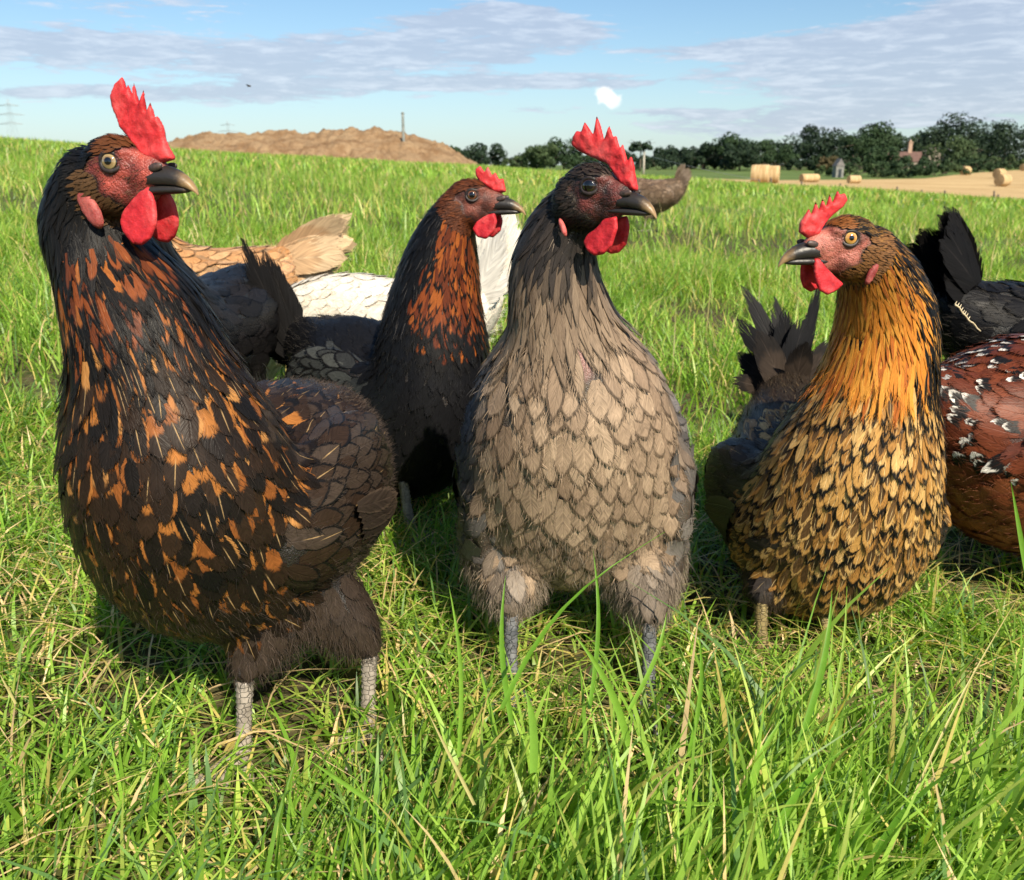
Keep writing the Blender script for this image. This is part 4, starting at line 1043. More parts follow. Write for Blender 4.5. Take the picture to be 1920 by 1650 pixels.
for (px, bot, hpx, rz, lab, grp) in ((1424, 345, 33, -20, 'large round bale, left one of the touching pair', 'pair'), (1444, 345, 31, -20, 'large round bale, right one of the touching pair', 'pair'), (1517, 343, 13, 20, 'low broken bale lying right of the touching pair', ''),
        (1878, 354, 22, 25, 'nearest round bale at the right edge of the stubble', ''), (1808, 337, 15, 25, 'round bale left of the nearest right bale beside the hedge', ''), (1784, 331, 12, 25, 'half-hidden bale at the left end of the far group by the hedge', ''), (1853, 327, 10, 25, 'small far bale in front of the hedge below the lighter tree', ''),
        (1872, 338, 17, 25, 'bale directly behind the nearest right bale', ''), (1890, 323, 10, 30, 'farthest small bale high on the stubble', ''), (1919, 324, 12, 25, 'bale cut by the right edge of the picture', ''), (1601, 341, 8, 10, 'tiny low bale remnant near the pair of posts', '')):
    Y = 1.35 / (hpx / FPX); 
    if 'broken' in lab: Y = 95
    if 'remnant' in lab: Y = 98
    p = P(px, bot, Y); z0 = gz(p[0], Y) + .12; sc_ = 1.0 if Y < 200 else 1.0
    if 'broken' in lab or 'remnant' in lab: sc_ = .62
    o = thing('round_bale', lab, 'hay bale', (p[0], Y, z0), 'round bales on the stubble'); o.rotation_euler = (0, 0, R(rz)); rb = .675 * sc_; lb = .62 * (1.6 if 'broken' in lab else 1.0)
    n = 28; V = []
    prof = [(-lb, rb * .955), (-lb * .95, rb * .99), (-lb * .5, rb * 1.0), (0, rb * 1.01), (lb * .5, rb), (lb * .95, rb * .99), (lb, rb * .955)]
    for xx, r_ in prof:
        for k in range(n): a = 2 * math.pi * k / n; V.append((xx, r_ * math.sin(a), rb + r_ * math.cos(a) * (1 if math.cos(a) > 0 else .96)))
    add('straw_drum', join_mesh('straw_drum', [(V, [(i * n + k, i * n + (k + 1) % n, (i + 1) * n + (k + 1) % n, (i + 1) * n + k) for i in range(6) for k in range(n)])]), BALE, o)
    for sx in (-1, 1):
        V = [(0, 0, 0)] + [(-.03 * sx * (q == 1), r_ * math.sin(2 * math.pi * k / n), r_ * math.cos(2 * math.pi * k / n) * (1 if math.cos(2 * math.pi * k / n) > 0 else .96)) for q, r_ in ((0, rb * .45), (1, rb * .955)) for k in range(n)]
        F = [(0, 1 + k, 1 + (k + 1) % n, 0) for k in range(n)] + [(1 + k, 1 + n + k, 1 + n + (k + 1) % n, 1 + (k + 1) % n) for k in range(n)]
        e = add('end_face', join_mesh('end_face', [(V, F)]), BALE_E, o); e.location = (sx * (lb + .03), 0, rb)

# ---- grass: blades nobody could count
def grass_material():
    m, nt, b = new_mat('grass_blades'); a = attr_node(nt, 'tint'); b.inputs['Roughness'].default_value = .42; b.inputs['Specular IOR Level'].default_value = .45
    f = attr_node(nt, 'along'); v = S(nt, f.outputs['Fac']); t = nt.nodes.new('ShaderNodeTexCoord'); n = tex_noise(nt, t.outputs['Object'], 160, 3)
    g = n * .5 + .78; c = mixc(nt, 1.0, a.outputs['Color'], xyz(nt, g, g, g), 'MULTIPLY')
    nt.links.new(c, b.inputs['Base Color'])
    tr = nt.nodes.new('ShaderNodeBsdfTranslucent'); nt.links.new(mixc(nt, 1.0, c, (1.5, 1.45, .6), 'MULTIPLY'), tr.inputs[0])
    mx = nt.nodes.new('ShaderNodeMixShader'); mx.inputs[0].default_value = .42; nt.links.new(b.outputs[0], mx.inputs[1]); nt.links.new(tr.outputs[0], mx.inputs[2])
    nt.links.new(mx.outputs[0], nt.nodes['Material Output'].inputs[0]); return m
GRASS = grass_material()
PAL = np.array([(.085, .175, .016), (.130, .240, .026), (.185, .30, .042), (.075, .150, .040), (.25, .32, .06), (.38, .32, .10), (.48, .36, .19)])
def blades(name, pos, h, w, bend, pal_p, seg=3, lean=None, tint=None, kind='stuff', az_bias=None):
    N = len(pos); az_ = RNG.uniform(0, 2 * math.pi, N) if az_bias is None else RNG.normal(az_bias, 1.1, N)
    ld = np.c_[np.cos(az_), np.sin(az_), np.zeros(N)]; sa = az_ + math.pi / 2 + RNG.normal(0, .7, N); sd = np.c_[np.cos(sa), np.sin(sa), np.zeros(N)]
    if tint is None: tint = PAL[RNG.choice(len(PAL), N, p=pal_p)] * np.array((1.56, 1.54, 1.60)) * RNG.uniform(.7, 1.3, (N, 1))
    rows = []; al = []
    for k in range(seg + 1):
        v = k / seg; zz = h * (v - .42 * np.minimum(bend, 1.6) * v * v); hh = h * bend * v * v * .8 + h * .12 * v
        c = pos + np.c_[np.zeros(N), np.zeros(N), np.maximum(zz, .002)] + ld * hh[:, None]
        ww = (w * (1 - v ** 2.2) * .5 * (.75 if k == 0 else 1))[:, None]
        if k < seg: rows += [c - sd * ww, c + sd * ww]; al += [v, v]
        else: rows += [c]; al += [1.0]
    V = np.stack(rows, 1); nv = V.shape[1]; F = []
    for k in range(seg - 1): F.append((2 * k, 2 * k + 1, 2 * k + 3, 2 * k + 2))
    Q = (np.array(F)[None] + (np.arange(N) * nv)[:, None, None]).reshape(-1, 4); T = np.array([(2 * seg - 2, 2 * seg - 1, 2 * seg)]) + (np.arange(N) * nv)[:, None]
    me = bpy.data.meshes.new(name); me.vertices.add(N * nv); me.vertices.foreach_set('co', V.astype(np.float32).ravel())
    loops = np.concatenate([Q.ravel(), T.ravel()]).astype(np.int32); st_ = np.concatenate([np.arange(len(Q)) * 4, len(Q) * 4 + np.arange(len(T)) * 3]).astype(np.int32)
    me.loops.add(len(loops)); me.loops.foreach_set('vertex_index', loops); me.polygons.add(len(st_)); me.polygons.foreach_set('loop_start', st_); me.polygons.foreach_set('use_smooth', np.ones(len(st_), bool)); me.update(calc_edges=True)
    attr(me, 'tint', 'FLOAT_COLOR', np.repeat(np.c_[tint, np.ones(N)], nv, 0)); attr(me, 'along', 'FLOAT', np.tile(np.array(al), N))
    o = add(name, me, GRASS); o['kind'] = kind; return o
def clump(x, y, f, s): return np.array([noise.noise(Vector((a * f, b * f, s))) for a, b in zip(x, y)])
def scatter(n, y0, y1, margin, pw=1.0):
    t = RNG.random(n); y = np.sqrt(y0 ** 2 + t * (y1 ** 2 - y0 ** 2)) if pw == 1 else y0 * (y1 / y0) ** t
    return RNG.uniform(-1, 1, n) * (.60 * y + margin), y
def ground_pos(x, y): return np.c_[x, y, ground_z(x, y) - .004]
# trampled short sward round the hens
x, y = scatter(43000, .20, 1.25, .22); c = clump(x, y, 9, 1.0); keep = (RNG.random(len(x)) < .62 + .9 * c); 
bare = np.exp(-(((x - .27) / .07) ** 2 + ((y - .72) / .05) ** 2)) + .7 * np.exp(-(((x - .02) / .10) ** 2 + ((y - .68) / .05) ** 2)); keep &= RNG.random(len(x)) > bare * .8
x, y, c = x[keep], y[keep], c[keep]; fore = sstep(.50, .36, y)
h = RNG.uniform(.022, .050, len(x)) * (1 + .45 * c) + fore * RNG.uniform(0, .04, len(x)) + sstep(.95, 1.2, y) * .02
tram = sstep(-.1, .35, clump(x, y, 4, 6)) * sstep(.4, .5, y)
blades('short_grass', ground_pos(x, y), h * 1.25, RNG.uniform(.0020, .0040, len(x)), RNG.uniform(.2, 1.5, len(x)), [.22, .28, .18, .12, .10, .06, .04])
tag(bpy.data.objects['short_grass'], 'short trampled green grass around the hens feet', 'grass')
# dead thatch and clippings lying flat
x, y = scatter(5000, .25, 1.3, .2); blades('dry_thatch', ground_pos(x, y) + np.array((0, 0, .004)), RNG.uniform(.03, .08, len(x)), RNG.uniform(.0012, .0028, len(x)), RNG.uniform(1.6, 2.3, len(x)), [.02, .05, .13, 0, .2, .25, .35], 4)
tag(bpy.data.objects['dry_thatch'], 'dry yellow straw and clippings lying in the short grass', 'dry grass')
# tall lush blades in front
x, y = scatter(17000, .19, .56, .16); right = sstep(-.20, .10, x); cc = clump(x, y, 7, 3)
keep = (RNG.random(len(x)) < (.18 + .82 * right) * (.6 + .9 * cc)) & (RNG.random(len(x)) < sstep(.56, .40, y) + .04); x, y = x[keep], y[keep]; right = right[keep]
h = (RNG.uniform(.055, .14, len(x)) + RNG.random(len(x)) ** 5 * .06) * (.42 + .58 * right) * (1 - .25 * sstep(.30, .2, y))
blades('tall_grass', ground_pos(x, y), h, RNG.uniform(.0022, .0060, len(x)), RNG.uniform(.1, 1.0, len(x)), [.12, .26, .34, .08, .15, .03, .02], 5, az_bias=.35)
tag(bpy.data.objects['tall_grass'], 'tall lush green grass blades in the foreground', 'grass')
# meadow behind
x, y = scatter(80000, 1.1, 4.2, .5); c = clump(x, y, 2.6, 2.0); keep = RNG.random(len(x)) < .75 + .8 * c; x, y, c = x[keep], y[keep], c[keep]
blades('meadow_grass', ground_pos(x, y), RNG.uniform(.05, .11, len(x)) * np.clip(1 + 1.0 * c, .4, 2) + .015 * sstep(1.5, 3, y), RNG.uniform(.0022, .0048, len(x)), RNG.uniform(.15, 1.2, len(x)), [.16, .28, .26, .06, .14, .07, .03], 3)
tag(bpy.data.objects['meadow_grass'], 'bright green meadow grass behind the front hens', 'grass')
x, y = scatter(76000, 4.0, 15, 1.5); c = clump(x, y, .7, 2.0); keep = RNG.random(len(x)) < .75 + .7 * c; x, y, c = x[keep], y[keep], c[keep]
blades('far_meadow_grass', ground_pos(x, y), RNG.uniform(.07, .17, len(x)) * np.clip(1 + .9 * c, .4, 2), RNG.uniform(.005, .010, len(x)), RNG.uniform(.1, 1.0, len(x)), [.12, .26, .28, .04, .18, .09, .03], 2)
tag(bpy.data.objects['far_meadow_grass'], 'longer meadow grass in the middle distance', 'grass')
x, y = scatter(70000, 14, 46, 4); c = clump(x, y, .22, 2.0); keep = RNG.random(len(x)) < .8 + .6 * c; x, y, c = x[keep], y[keep], c[keep]
blades('skyline_grass', ground_pos(x, y), RNG.uniform(.10, .24, len(x)) * (1 + .5 * c), RNG.uniform(.02, .04, len(x)), RNG.uniform(.1, .9, len(x)), [.10, .24, .28, .04, .20, .11, .03], 2)
tag(bpy.data.objects['skyline_grass'], 'grass along the skyline of the meadow', 'grass')
# the same meadow carried on to both sides of the view
def flank(n, y0, y1, f0, f1, m):
    x, y = scatter(n, y0, y1, m); sg = np.sign(x); return sg * (RNG.uniform(f0, f1, n) * y + m), y
for nm, lab, args, hh, ww, seg in (('side_grass', 'meadow grass beside the hens at both sides', (15000, .15, 3.2, .58, 1.6, .22), (.04, .10), (.004, .008), 2), ('side_meadow_grass', 'rough meadow grass farther out at both sides', (16000, 3.0, 14, .55, 1.5, 1.2), (.08, .18), (.010, .018), 2), ('side_skyline_grass', 'distant meadow grass at both sides', (16000, 13, 46, .55, 1.3, 3.5), (.12, .26), (.035, .06), 2)):
    x, y = flank(*args); blades(nm, ground_pos(x, y), RNG.uniform(*hh, len(x)), RNG.uniform(*ww, len(x)), RNG.uniform(.15, 1.2, len(x)), [.16, .28, .26, .06, .14, .07, .03], seg); tag(bpy.data.objects[nm], lab, 'grass')
# thin dry seed stalks
x, y = scatter(420, 1.1, 14, .4, 2); blades('dry_stalks', ground_pos(x, y), RNG.uniform(.16, .34, len(x)) * np.clip(.7 + y * .05, .6, 1.3), .0012 + .0007 * y, RNG.uniform(0, .45, len(x)), None, 5, tint=np.array((.42, .36, .16)) * RNG.uniform(.8, 1.2, (len(x), 1)))
tag(bpy.data.objects['dry_stalks'], 'thin pale dry grass stalks standing above the meadow', 'dry grass')
# single long blades seen in front of the hens: (base px, tip px, mid bow, distance, width mm, tint)
def long_blade(bx_, by_, tx_, ty_, Y0, Y1, w, col, bow):
    a = P(bx_, by_, Y0); b = P(tx_, ty_, Y1); n = 9; V, al = [], []
    for k in range(n):
        t = k / (n - 1); p = a * (1 - t) + b * t + np.array((bow * math.sin(t * math.pi), 0, abs(bow) * .5 * math.sin(t * math.pi))); ww = w * .00040 * (1 - t ** 2.5) * (.8 + .2 * math.sin(t * 3.1)) + .0001
        s = np.array((.8, -.2, .35)); V += [p - s * ww, p + np.array((0, .0006, 0)), p + s * ww]; al += [t] * 3
    F = [(r * 3 + c, r * 3 + c + 1, r * 3 + c + 4, r * 3 + c + 3) for r in range(n - 1) for c in range(2)]
    return V, F, al, col
LB = [(940, 1330, 1246, 998, .40, .46, 5.5, 1, -.012), (1500, 1390, 1560, 1108, .42, .46, 6, 1, .004), (1548, 1380, 1588, 1100, .43, .47, 3, 4, .003), (1180, 1400, 1070, 1180, .40, .42, 6, 2, .004), (690, 1500, 580, 1425, .38, .40, 6, 2, .0),
      (860, 1420, 840, 1090, .42, .45, 4, 2, .004), (960, 1360, 948, 1080, .43, .47, 5, 1, -.004), (1105, 1330, 1112, 1030, .43, .47, 4, 1, .004), (1180, 1330, 1250, 1150, .43, .46, 5, 2, .004), (1290, 1420, 1310, 1180, .42, .44, 4, 1, .004), (1000, 1450, 985, 1290, .38, .40, 7, 2, .002), (1800, 1560, 1918, 1430, .38, .40, 6, 1, .0), (1400, 1560, 1480, 1330, .38, .41, 7, 2, -.006), (1440, 1600, 1620, 1380, .37, .40, 8, 1, -.008), (1640, 1600, 1900, 1390, .37, .41, 7, 0, -.01), (1930, 1100, 1896, 905, .56, .58, 5, 1, .0), (1660, 1620, 1915, 1110, .38, .47, 2.2, 6, -.004), (890, 1510, 800, 1330, .38, .42, 3, 6, .0), (350, 1545, 640, 1640, .44, .40, 2, 6, .01), (1560, 1410, 1500, 1400, .44, .46, 5, 6, .0), (30, 1320, 0, 1265, .52, .53, 4, 6, .0), (1240, 1470, 1400, 1400, .42, .46, 2, 6, .004)]
pcs, cols, als = [], [], []
for q in LB: V, F, al, ci = long_blade(*q[:6], q[6], q[7], q[8]); pcs.append((V, F)); cols += [PAL[ci] * np.array((1.2, 1.4, 1.1))] * len(V); als += al
me = join_mesh('long_grass_blades', pcs); attr(me, 'tint', 'FLOAT_COLOR', np.c_[np.array(cols), np.ones(len(cols))]); attr(me, 'along', 'FLOAT', als)
lo_b = add('long_grass_blades', me, GRASS, None, 'stuff'); tag(lo_b, 'long single grass blades and dry stems in front of the hens', 'grass')
# ================================================================== THE HENS
TAILBLK = (BLK, (.03, .025, .022), (.03, .026, .024), 0.0)

# ---- A: big black hen with orange-brown breast, left
def style_a(i):
    N, u, p, n = i['N'], i['u'], i['p'], i['n']; front = n @ np.array((.15, -1, .1)); nz = vnoise(p, 26, 2)
    c0 = const(N, BLK); c1 = const(N, BLK); c2 = const(N, (.62, .40, .18))
    neck = u < 3.3
    rust = np.clip(sstep(1.4, 2.4, u) * sstep(.25, .75, front + .35 * nz), 0, 1) * (RNG.random(N) < .72)
    cr = pick(N, [(.16, .042, .012), (.25, .080, .018), (.09, .024, .009)], [.4, .25, .35])
    c0[:, :3] = np.where((neck & (rust > .3))[:, None], cr, c0[:, :3]); c0[:, 3] = np.where(neck, .34, 0); c2[:, 3] = np.where(neck, .04 + .35 * rust * (RNG.random(N) < .25), 0)
    br = (u >= 3.3) & ~i['wing'] & ~i['thigh']
    fade = sstep(7.6, 5.8, u + nz * 1.2) * sstep(-.1, .45, front + nz * .5) * sstep(.05, .12, p[:, 2] + nz * .02)
    og = pick(N, [(.29, .108, .025), (.20, .066, .017), (.36, .165, .050)], [.45, .38, .17])
    has = br & (RNG.random(N) < .08 + .90 * fade)
    dk = lerp3(BRB, (.040, .027, .019), RNG.random(N))
    c0[:, :3] = np.where(br[:, None], dk, c0[:, :3]); c0[:, :3] = np.where(has[:, None], og, c0[:, :3])
    c1[:, :3] = np.where(br[:, None], lerp3(BLK, BRB, RNG.random(N)), c1[:, :3]); c0[:, 3] = np.where(br, np.where(has, RNG.uniform(.46, .66, N), .3), c0[:, 3])
    c2[:, 3] = np.where(br, (.15 + .40 * fade) * (RNG.random(N) < .30), c2[:, 3])
    sidel = has & (RNG.random(N) < .62); c0[:, :3] = np.where(sidel[:, None], lerp3(BLK, BRB, RNG.random(N)), c0[:, :3]); c1[:, :3] = np.where(sidel[:, None], og, c1[:, :3]); c0[:, 3] = np.where(sidel, 0, c0[:, 3]); sl_ = np.where(sidel, -RNG.uniform(.18, .42, N), 0.0)
    w = i['wing']; c0[:, :3] = np.where(w[:, None], lerp3(BRB, (.045, .032, .024), RNG.random(N)), c0[:, :3]); c1[:, 3] = np.where(w, .10, sl_); c2[:, 3] = np.where(w, .5 * (RNG.random(N) < .22), c2[:, 3]); c0[:, 3] = np.where(w, 0, c0[:, 3])
    t = i['thigh']; c0[:, :3] = np.where(t[:, None], (.032, .022, .016), c0[:, :3]); c0[:, 3] = np.where(t, 0, c0[:, 3])
    h = i['head']; hb = h & (i['q'][:, 2] > .6) & (i['q'][:, 0] > -.6); ear = h & (i['q'][:, 2] < -.2) & (i['q'][:, 0] > -2.2)
    c0[:, :3] = np.where(hb[:, None], (.10, .035, .012), c0[:, :3]); c0[:, :3] = np.where(ear[:, None], (.085, .045, .020), c0[:, :3]); c0[:, 3] = np.where(h, 0, c0[:, 3]); c2[:, 3] = np.where(h, 0, c2[:, 3])
    return c0, c1, c2
rows = [(178, 345, .512, 1.9), (168, 420, .518, 2.45), (205, 510, .515, 2.95), (258, 610, .508, 3.9), (292, 715, .508, 4.6), (335, 880, .515, 6.7, 6.2, 7.0), (400, 990, .56, 8.0, 7, 7.6), (508, 925, .63, 8.6, 7.5, 8.2), (580, 865, .715, 6.6), (605, 815, .77, 4.0)]
ch, rd = chain_px(rows); fA = [foot_px(458, 1428), foot_px(690, 1372)]
A = dict(label='large black hen with orange-flecked breast and tall red comb at far left', chain=ch, rad=rd, heading=(-.16, -.99), feet=fA, base=(fA[0] + fA[1]) / 2, main=True, style=style_a, under=(.016, .012, .010), faces=RED_FACE,
         comb=trace([(1170, 700), (1120, 600), (1100, 540), (1108, 470), (1062, 385), (1042, 405), (1020, 288), (968, 362), (975, 200), (908, 298), (882, 145), (852, 245), (818, 158), (795, 195), (772, 102), (700, 148), (652, 240), (660, 320), (715, 470), (800, 560), (900, 680), (1050, 730)], 665, 715, 134, 20, pitch=2),
         wattle=trace([(940, 890), (990, 1010), (1002, 1100), (990, 1190), (940, 1280), (860, 1332), (770, 1322), (695, 1245), (664, 1165), (690, 1085), (780, 990), (860, 920)], 665, 715, 134, 20, off=.55, pitch=2),
         lobe=((-1.55, -2.3), (.62, 1.25), .55), eye_mat=EYE_AMBER, singles=300, fluff=20000, fluff_col=((.018, .013, .010), (.085, .060, .045)), cand=42000, leg_mat=LEGM, thigh=.028, hip=.052, hock=.056, flight=8, flight_col=((.030, .021, .016), (.065, .045, .032), (.10, .07, .05)), wing=(.022, .095, .052), wing_up=.018, fscale=.95, bristle=((.02, .015, .012), (.12, .06, .03)))
head_frame(A, 201, 303, .485, 20, 2, .93, False)
A['tail'] = fan_tail(A['chain'][9], (-.16, -.99), .05, 7, .085, .032, .4, TAILBLK)
hA = build_hen(A)

# ---- C: grey-brown hen, centre
def style_c(i):
    N, u, p, n = i['N'], i['u'], i['p'], i['n']; front = n @ np.array((.1, -1, .1)); nz = vnoise(p, 24, 5)
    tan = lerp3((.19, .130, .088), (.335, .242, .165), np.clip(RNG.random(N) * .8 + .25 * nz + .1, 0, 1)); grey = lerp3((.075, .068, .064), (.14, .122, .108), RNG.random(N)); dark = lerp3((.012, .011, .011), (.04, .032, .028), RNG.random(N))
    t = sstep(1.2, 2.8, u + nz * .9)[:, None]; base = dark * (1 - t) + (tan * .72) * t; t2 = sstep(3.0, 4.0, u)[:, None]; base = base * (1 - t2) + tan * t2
    sidef = sstep(.55, .1, front + nz * .25)[:, None] * t2; base = base * (1 - sidef) + grey * sidef; base = np.where(i['wing'][:, None], grey * 1.15, base)  # wing feathers coloured darker grey, standing in for shade on the wing
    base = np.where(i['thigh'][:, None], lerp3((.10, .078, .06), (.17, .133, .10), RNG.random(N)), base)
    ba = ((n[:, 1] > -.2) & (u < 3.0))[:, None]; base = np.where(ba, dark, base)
    hd = i['head']; base = np.where(hd[:, None], lerp3((.010, .009, .009), (.035, .026, .022), RNG.random(N)), base)
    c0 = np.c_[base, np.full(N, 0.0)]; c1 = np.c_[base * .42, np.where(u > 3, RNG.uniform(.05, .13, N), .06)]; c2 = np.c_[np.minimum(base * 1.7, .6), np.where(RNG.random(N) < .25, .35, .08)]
    return c0, c1, c2
rows = [(1078, 398, .612, 1.9), (1050, 445, .618, 2.35), (1040, 520, .622, 3.0), (1050, 590, .625, 3.5), (1060, 655, .63, 4.3), (1072, 785, .645, 7.5, 6.4, 7.0), (1074, 915, .685, 8.6, 7, 8.2), (1072, 890, .76, 8.6, 7, 8.0), (1072, 810, .83, 6), (1066, 740, .88, 3.6)]
ch, rd = chain_px(rows); fC = [foot_px(958, 1300), foot_px(1215, 1318)]
Cc = dict(label='grey-brown hen with dark face facing forward in the centre', chain=ch, rad=rd, heading=(0, -1), feet=fC, base=(fC[0] + fC[1]) / 2, main=True, style=style_c, under=(.075, .058, .045), faces=((.018, .010, .009), (.15, .032, .026)),
          comb=trace([(1300, 805), (1275, 690), (1255, 560), (1232, 488), (1198, 535), (1185, 480), (1155, 380), (1130, 420), (1090, 305), (1062, 320), (1018, 212), (978, 338), (940, 200), (908, 120), (884, 290), (850, 230), (815, 172), (785, 265), (745, 252), (715, 300), (692, 378), (760, 440), (880, 500), (1020, 560), (1120, 700), (1200, 800)], 830, 760, 138, 38, pitch=-2),
          wattle=trace([(1085, 1040), (1103, 1150), (1068, 1320), (1000, 1402), (920, 1422), (850, 1382), (803, 1300), (830, 1225), (900, 1170), (970, 1070)], 830, 760, 138, 38, off=.55, pitch=-2),
          lobe=((-1.75, -2.7), (.26, .72), .5), eye_mat=EYE_DARK, eye_s=1.12, singles=300, fluff=20000, fluff_col=((.10, .078, .060), (.30, .24, .18)), cand=42000, leg_mat=LEGD, thigh=.040, hip=.056, hock=.064, flight=7, flight_col=((.10, .088, .078), (.06, .05, .045), (.16, .14, .12)), wing=(.020, .10, .070), wing_up=.012, wing_out=.86, fscale=1.18, ruffle=1.0, bald=[(P(1098, 655, .585), .0125), (P(1092, 690, .58), .010)], bristle=((.012, .010, .010), (.05, .03, .025)))
head_frame(Cc, 1102, 348, .575, 38, -2, .90, False)
Cc['tail'] = fan_tail(Cc['chain'][9], (0, -1), .20, 7, .10, .034, .4, ((.075, .066, .06), (.04, .034, .03), (.10, .09, .08), .2))
hC = build_hen(Cc)

# ---- D: gold-laced hen, right, looking left
def style_d(i):
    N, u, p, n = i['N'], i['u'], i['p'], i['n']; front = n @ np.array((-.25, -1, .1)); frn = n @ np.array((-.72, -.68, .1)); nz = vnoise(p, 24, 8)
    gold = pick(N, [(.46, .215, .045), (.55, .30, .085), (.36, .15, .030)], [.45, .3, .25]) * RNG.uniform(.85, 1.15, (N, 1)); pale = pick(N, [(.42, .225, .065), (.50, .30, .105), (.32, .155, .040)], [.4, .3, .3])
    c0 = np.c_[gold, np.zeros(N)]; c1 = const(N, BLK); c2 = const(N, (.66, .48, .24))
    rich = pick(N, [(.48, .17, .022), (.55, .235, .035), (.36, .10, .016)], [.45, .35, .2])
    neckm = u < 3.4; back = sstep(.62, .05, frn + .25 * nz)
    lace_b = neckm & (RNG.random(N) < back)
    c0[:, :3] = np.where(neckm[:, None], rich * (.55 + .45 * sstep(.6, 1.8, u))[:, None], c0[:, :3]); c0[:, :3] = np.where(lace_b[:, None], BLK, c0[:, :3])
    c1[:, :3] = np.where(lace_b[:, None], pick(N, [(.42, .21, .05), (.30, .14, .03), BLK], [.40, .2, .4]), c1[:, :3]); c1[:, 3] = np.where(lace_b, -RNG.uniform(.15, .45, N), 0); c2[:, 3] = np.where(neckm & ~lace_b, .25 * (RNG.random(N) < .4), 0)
    br = (u >= 3.4) & ~i['wing'] & ~i['thigh']
    c0[:, :3] = np.where(br[:, None], pale, c0[:, :3]); low = sstep(4.2, 6.2, u); c0[:, 3] = np.where(br, RNG.uniform(.10, .2, N) + .12 * low, c0[:, 3]); c1[:, 3] = np.where(br, RNG.uniform(-.04, .05, N) + .10 * low, c1[:, 3]); c2[:, 3] = np.where(br, .9 * (RNG.random(N) < .75), c2[:, 3])
    cent = br & (RNG.random(N) < .30 + .40 * low); dkc = lerp3((.055, .030, .014), (.13, .070, .028), RNG.random(N))
    c1[:, :3] = np.where(cent[:, None], pale, c1[:, :3]); c1[:, 3] = np.where(cent, RNG.uniform(.22, .42, N), c1[:, 3]); c0[:, :3] = np.where(cent[:, None], dkc, c0[:, :3]); c0[:, 3] = np.where(cent, 0, c0[:, 3])
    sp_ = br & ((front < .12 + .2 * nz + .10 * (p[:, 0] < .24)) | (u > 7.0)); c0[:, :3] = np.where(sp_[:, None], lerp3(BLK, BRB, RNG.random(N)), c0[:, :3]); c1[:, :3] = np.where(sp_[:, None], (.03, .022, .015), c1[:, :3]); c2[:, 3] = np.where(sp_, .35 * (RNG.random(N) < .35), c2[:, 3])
    w = i['wing'] | i['thigh']; c0[:, :3] = np.where(w[:, None], lerp3((.012, .011, .011), (.035, .027, .022), RNG.random(N)), c0[:, :3]); c1[:, 3] = np.where(w, .0, c1[:, 3]); c0[:, 3] = np.where(w, 0, c0[:, 3]); c2[:, 3] = np.where(w, .25 * (RNG.random(N) < .2), c2[:, 3])
    h = i['head']; q = i['q']; top = h & (q[:, 2] > .4); c0[:, :3] = np.where(h[:, None], (.17, .075, .025), c0[:, :3]); c0[:, :3] = np.where(top[:, None], np.where((q[:, 0] > .1)[:, None], (.20, .07, .018), lerp3(BLK, (.10, .05, .015), (RNG.random(N) > .6) * 1.0)), c0[:, :3]); c0[:, 3] = np.where(h, 0, c0[:, 3]); c1[:, 3] = np.where(h, .12, c1[:, 3])
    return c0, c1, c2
rows = [(1628, 480, .672, 2.1), (1650, 535, .682, 2.9), (1660, 610, .69, 3.7), (1650, 690, .69, 4.2), (1630, 770, .69, 4.9), (1598, 885, .70, 7.1, 6.5, 6.8), (1558, 985, .735, 8.8, 7.2, 8.5), (1515, 915, .80, 8.3, 7, 8.0), (1490, 830, .87, 5.8), (1478, 760, .92, 3.3)]
ch, rd = chain_px(rows); fD = [foot_px(1428, 1240), foot_px(1548, 1232)]
D = dict(label='gold and black laced hen at the right looking left', chain=ch, rad=rd, heading=(.16, -.98), feet=fD, base=(fD[0] + fD[1]) / 2, main=True, style=style_d, under=(.05, .028, .012), faces=((.30, .085, .06), (.48, .16, .12)),
         comb=trace([(300, 450), (303, 375), (340, 310), (376, 255), (398, 308), (432, 200), (466, 275), (488, 176), (524, 245), (546, 140), (578, 215), (608, 112), (636, 150), (680, 135), (718, 190), (680, 250), (590, 320), (520, 400), (470, 480), (380, 500)], 730, 495, 119, 16, True),
         wattle=trace([(448, 660), (443, 760), (460, 850), (500, 925), (580, 968), (670, 932), (732, 880), (650, 815), (560, 735), (500, 660)], 730, 495, 119, 16, True, off=.55),
         lobe=((-1.75, -2.2), (.35, .95), .45), eye_mat=EYE_ORANGE, singles=300, flight=7, flight_col=((.010, .009, .009), (.025, .019, .014), (.05, .04, .03)), fluff=13000, fluff_col=((.015, .012, .010), (.07, .045, .025)), cand=42000, leg_mat=LEGY, thigh=.030, hock=.052, wing=(.016, .09, .05), fscale=.92, fwide=.66, dense=.80, bristle=((.06, .03, .015), (.25, .14, .08)))
head_frame(D, 1598, 447, .645, 16, 0, 1.02, True)
tb = P(1478, 750, .93); tl = []
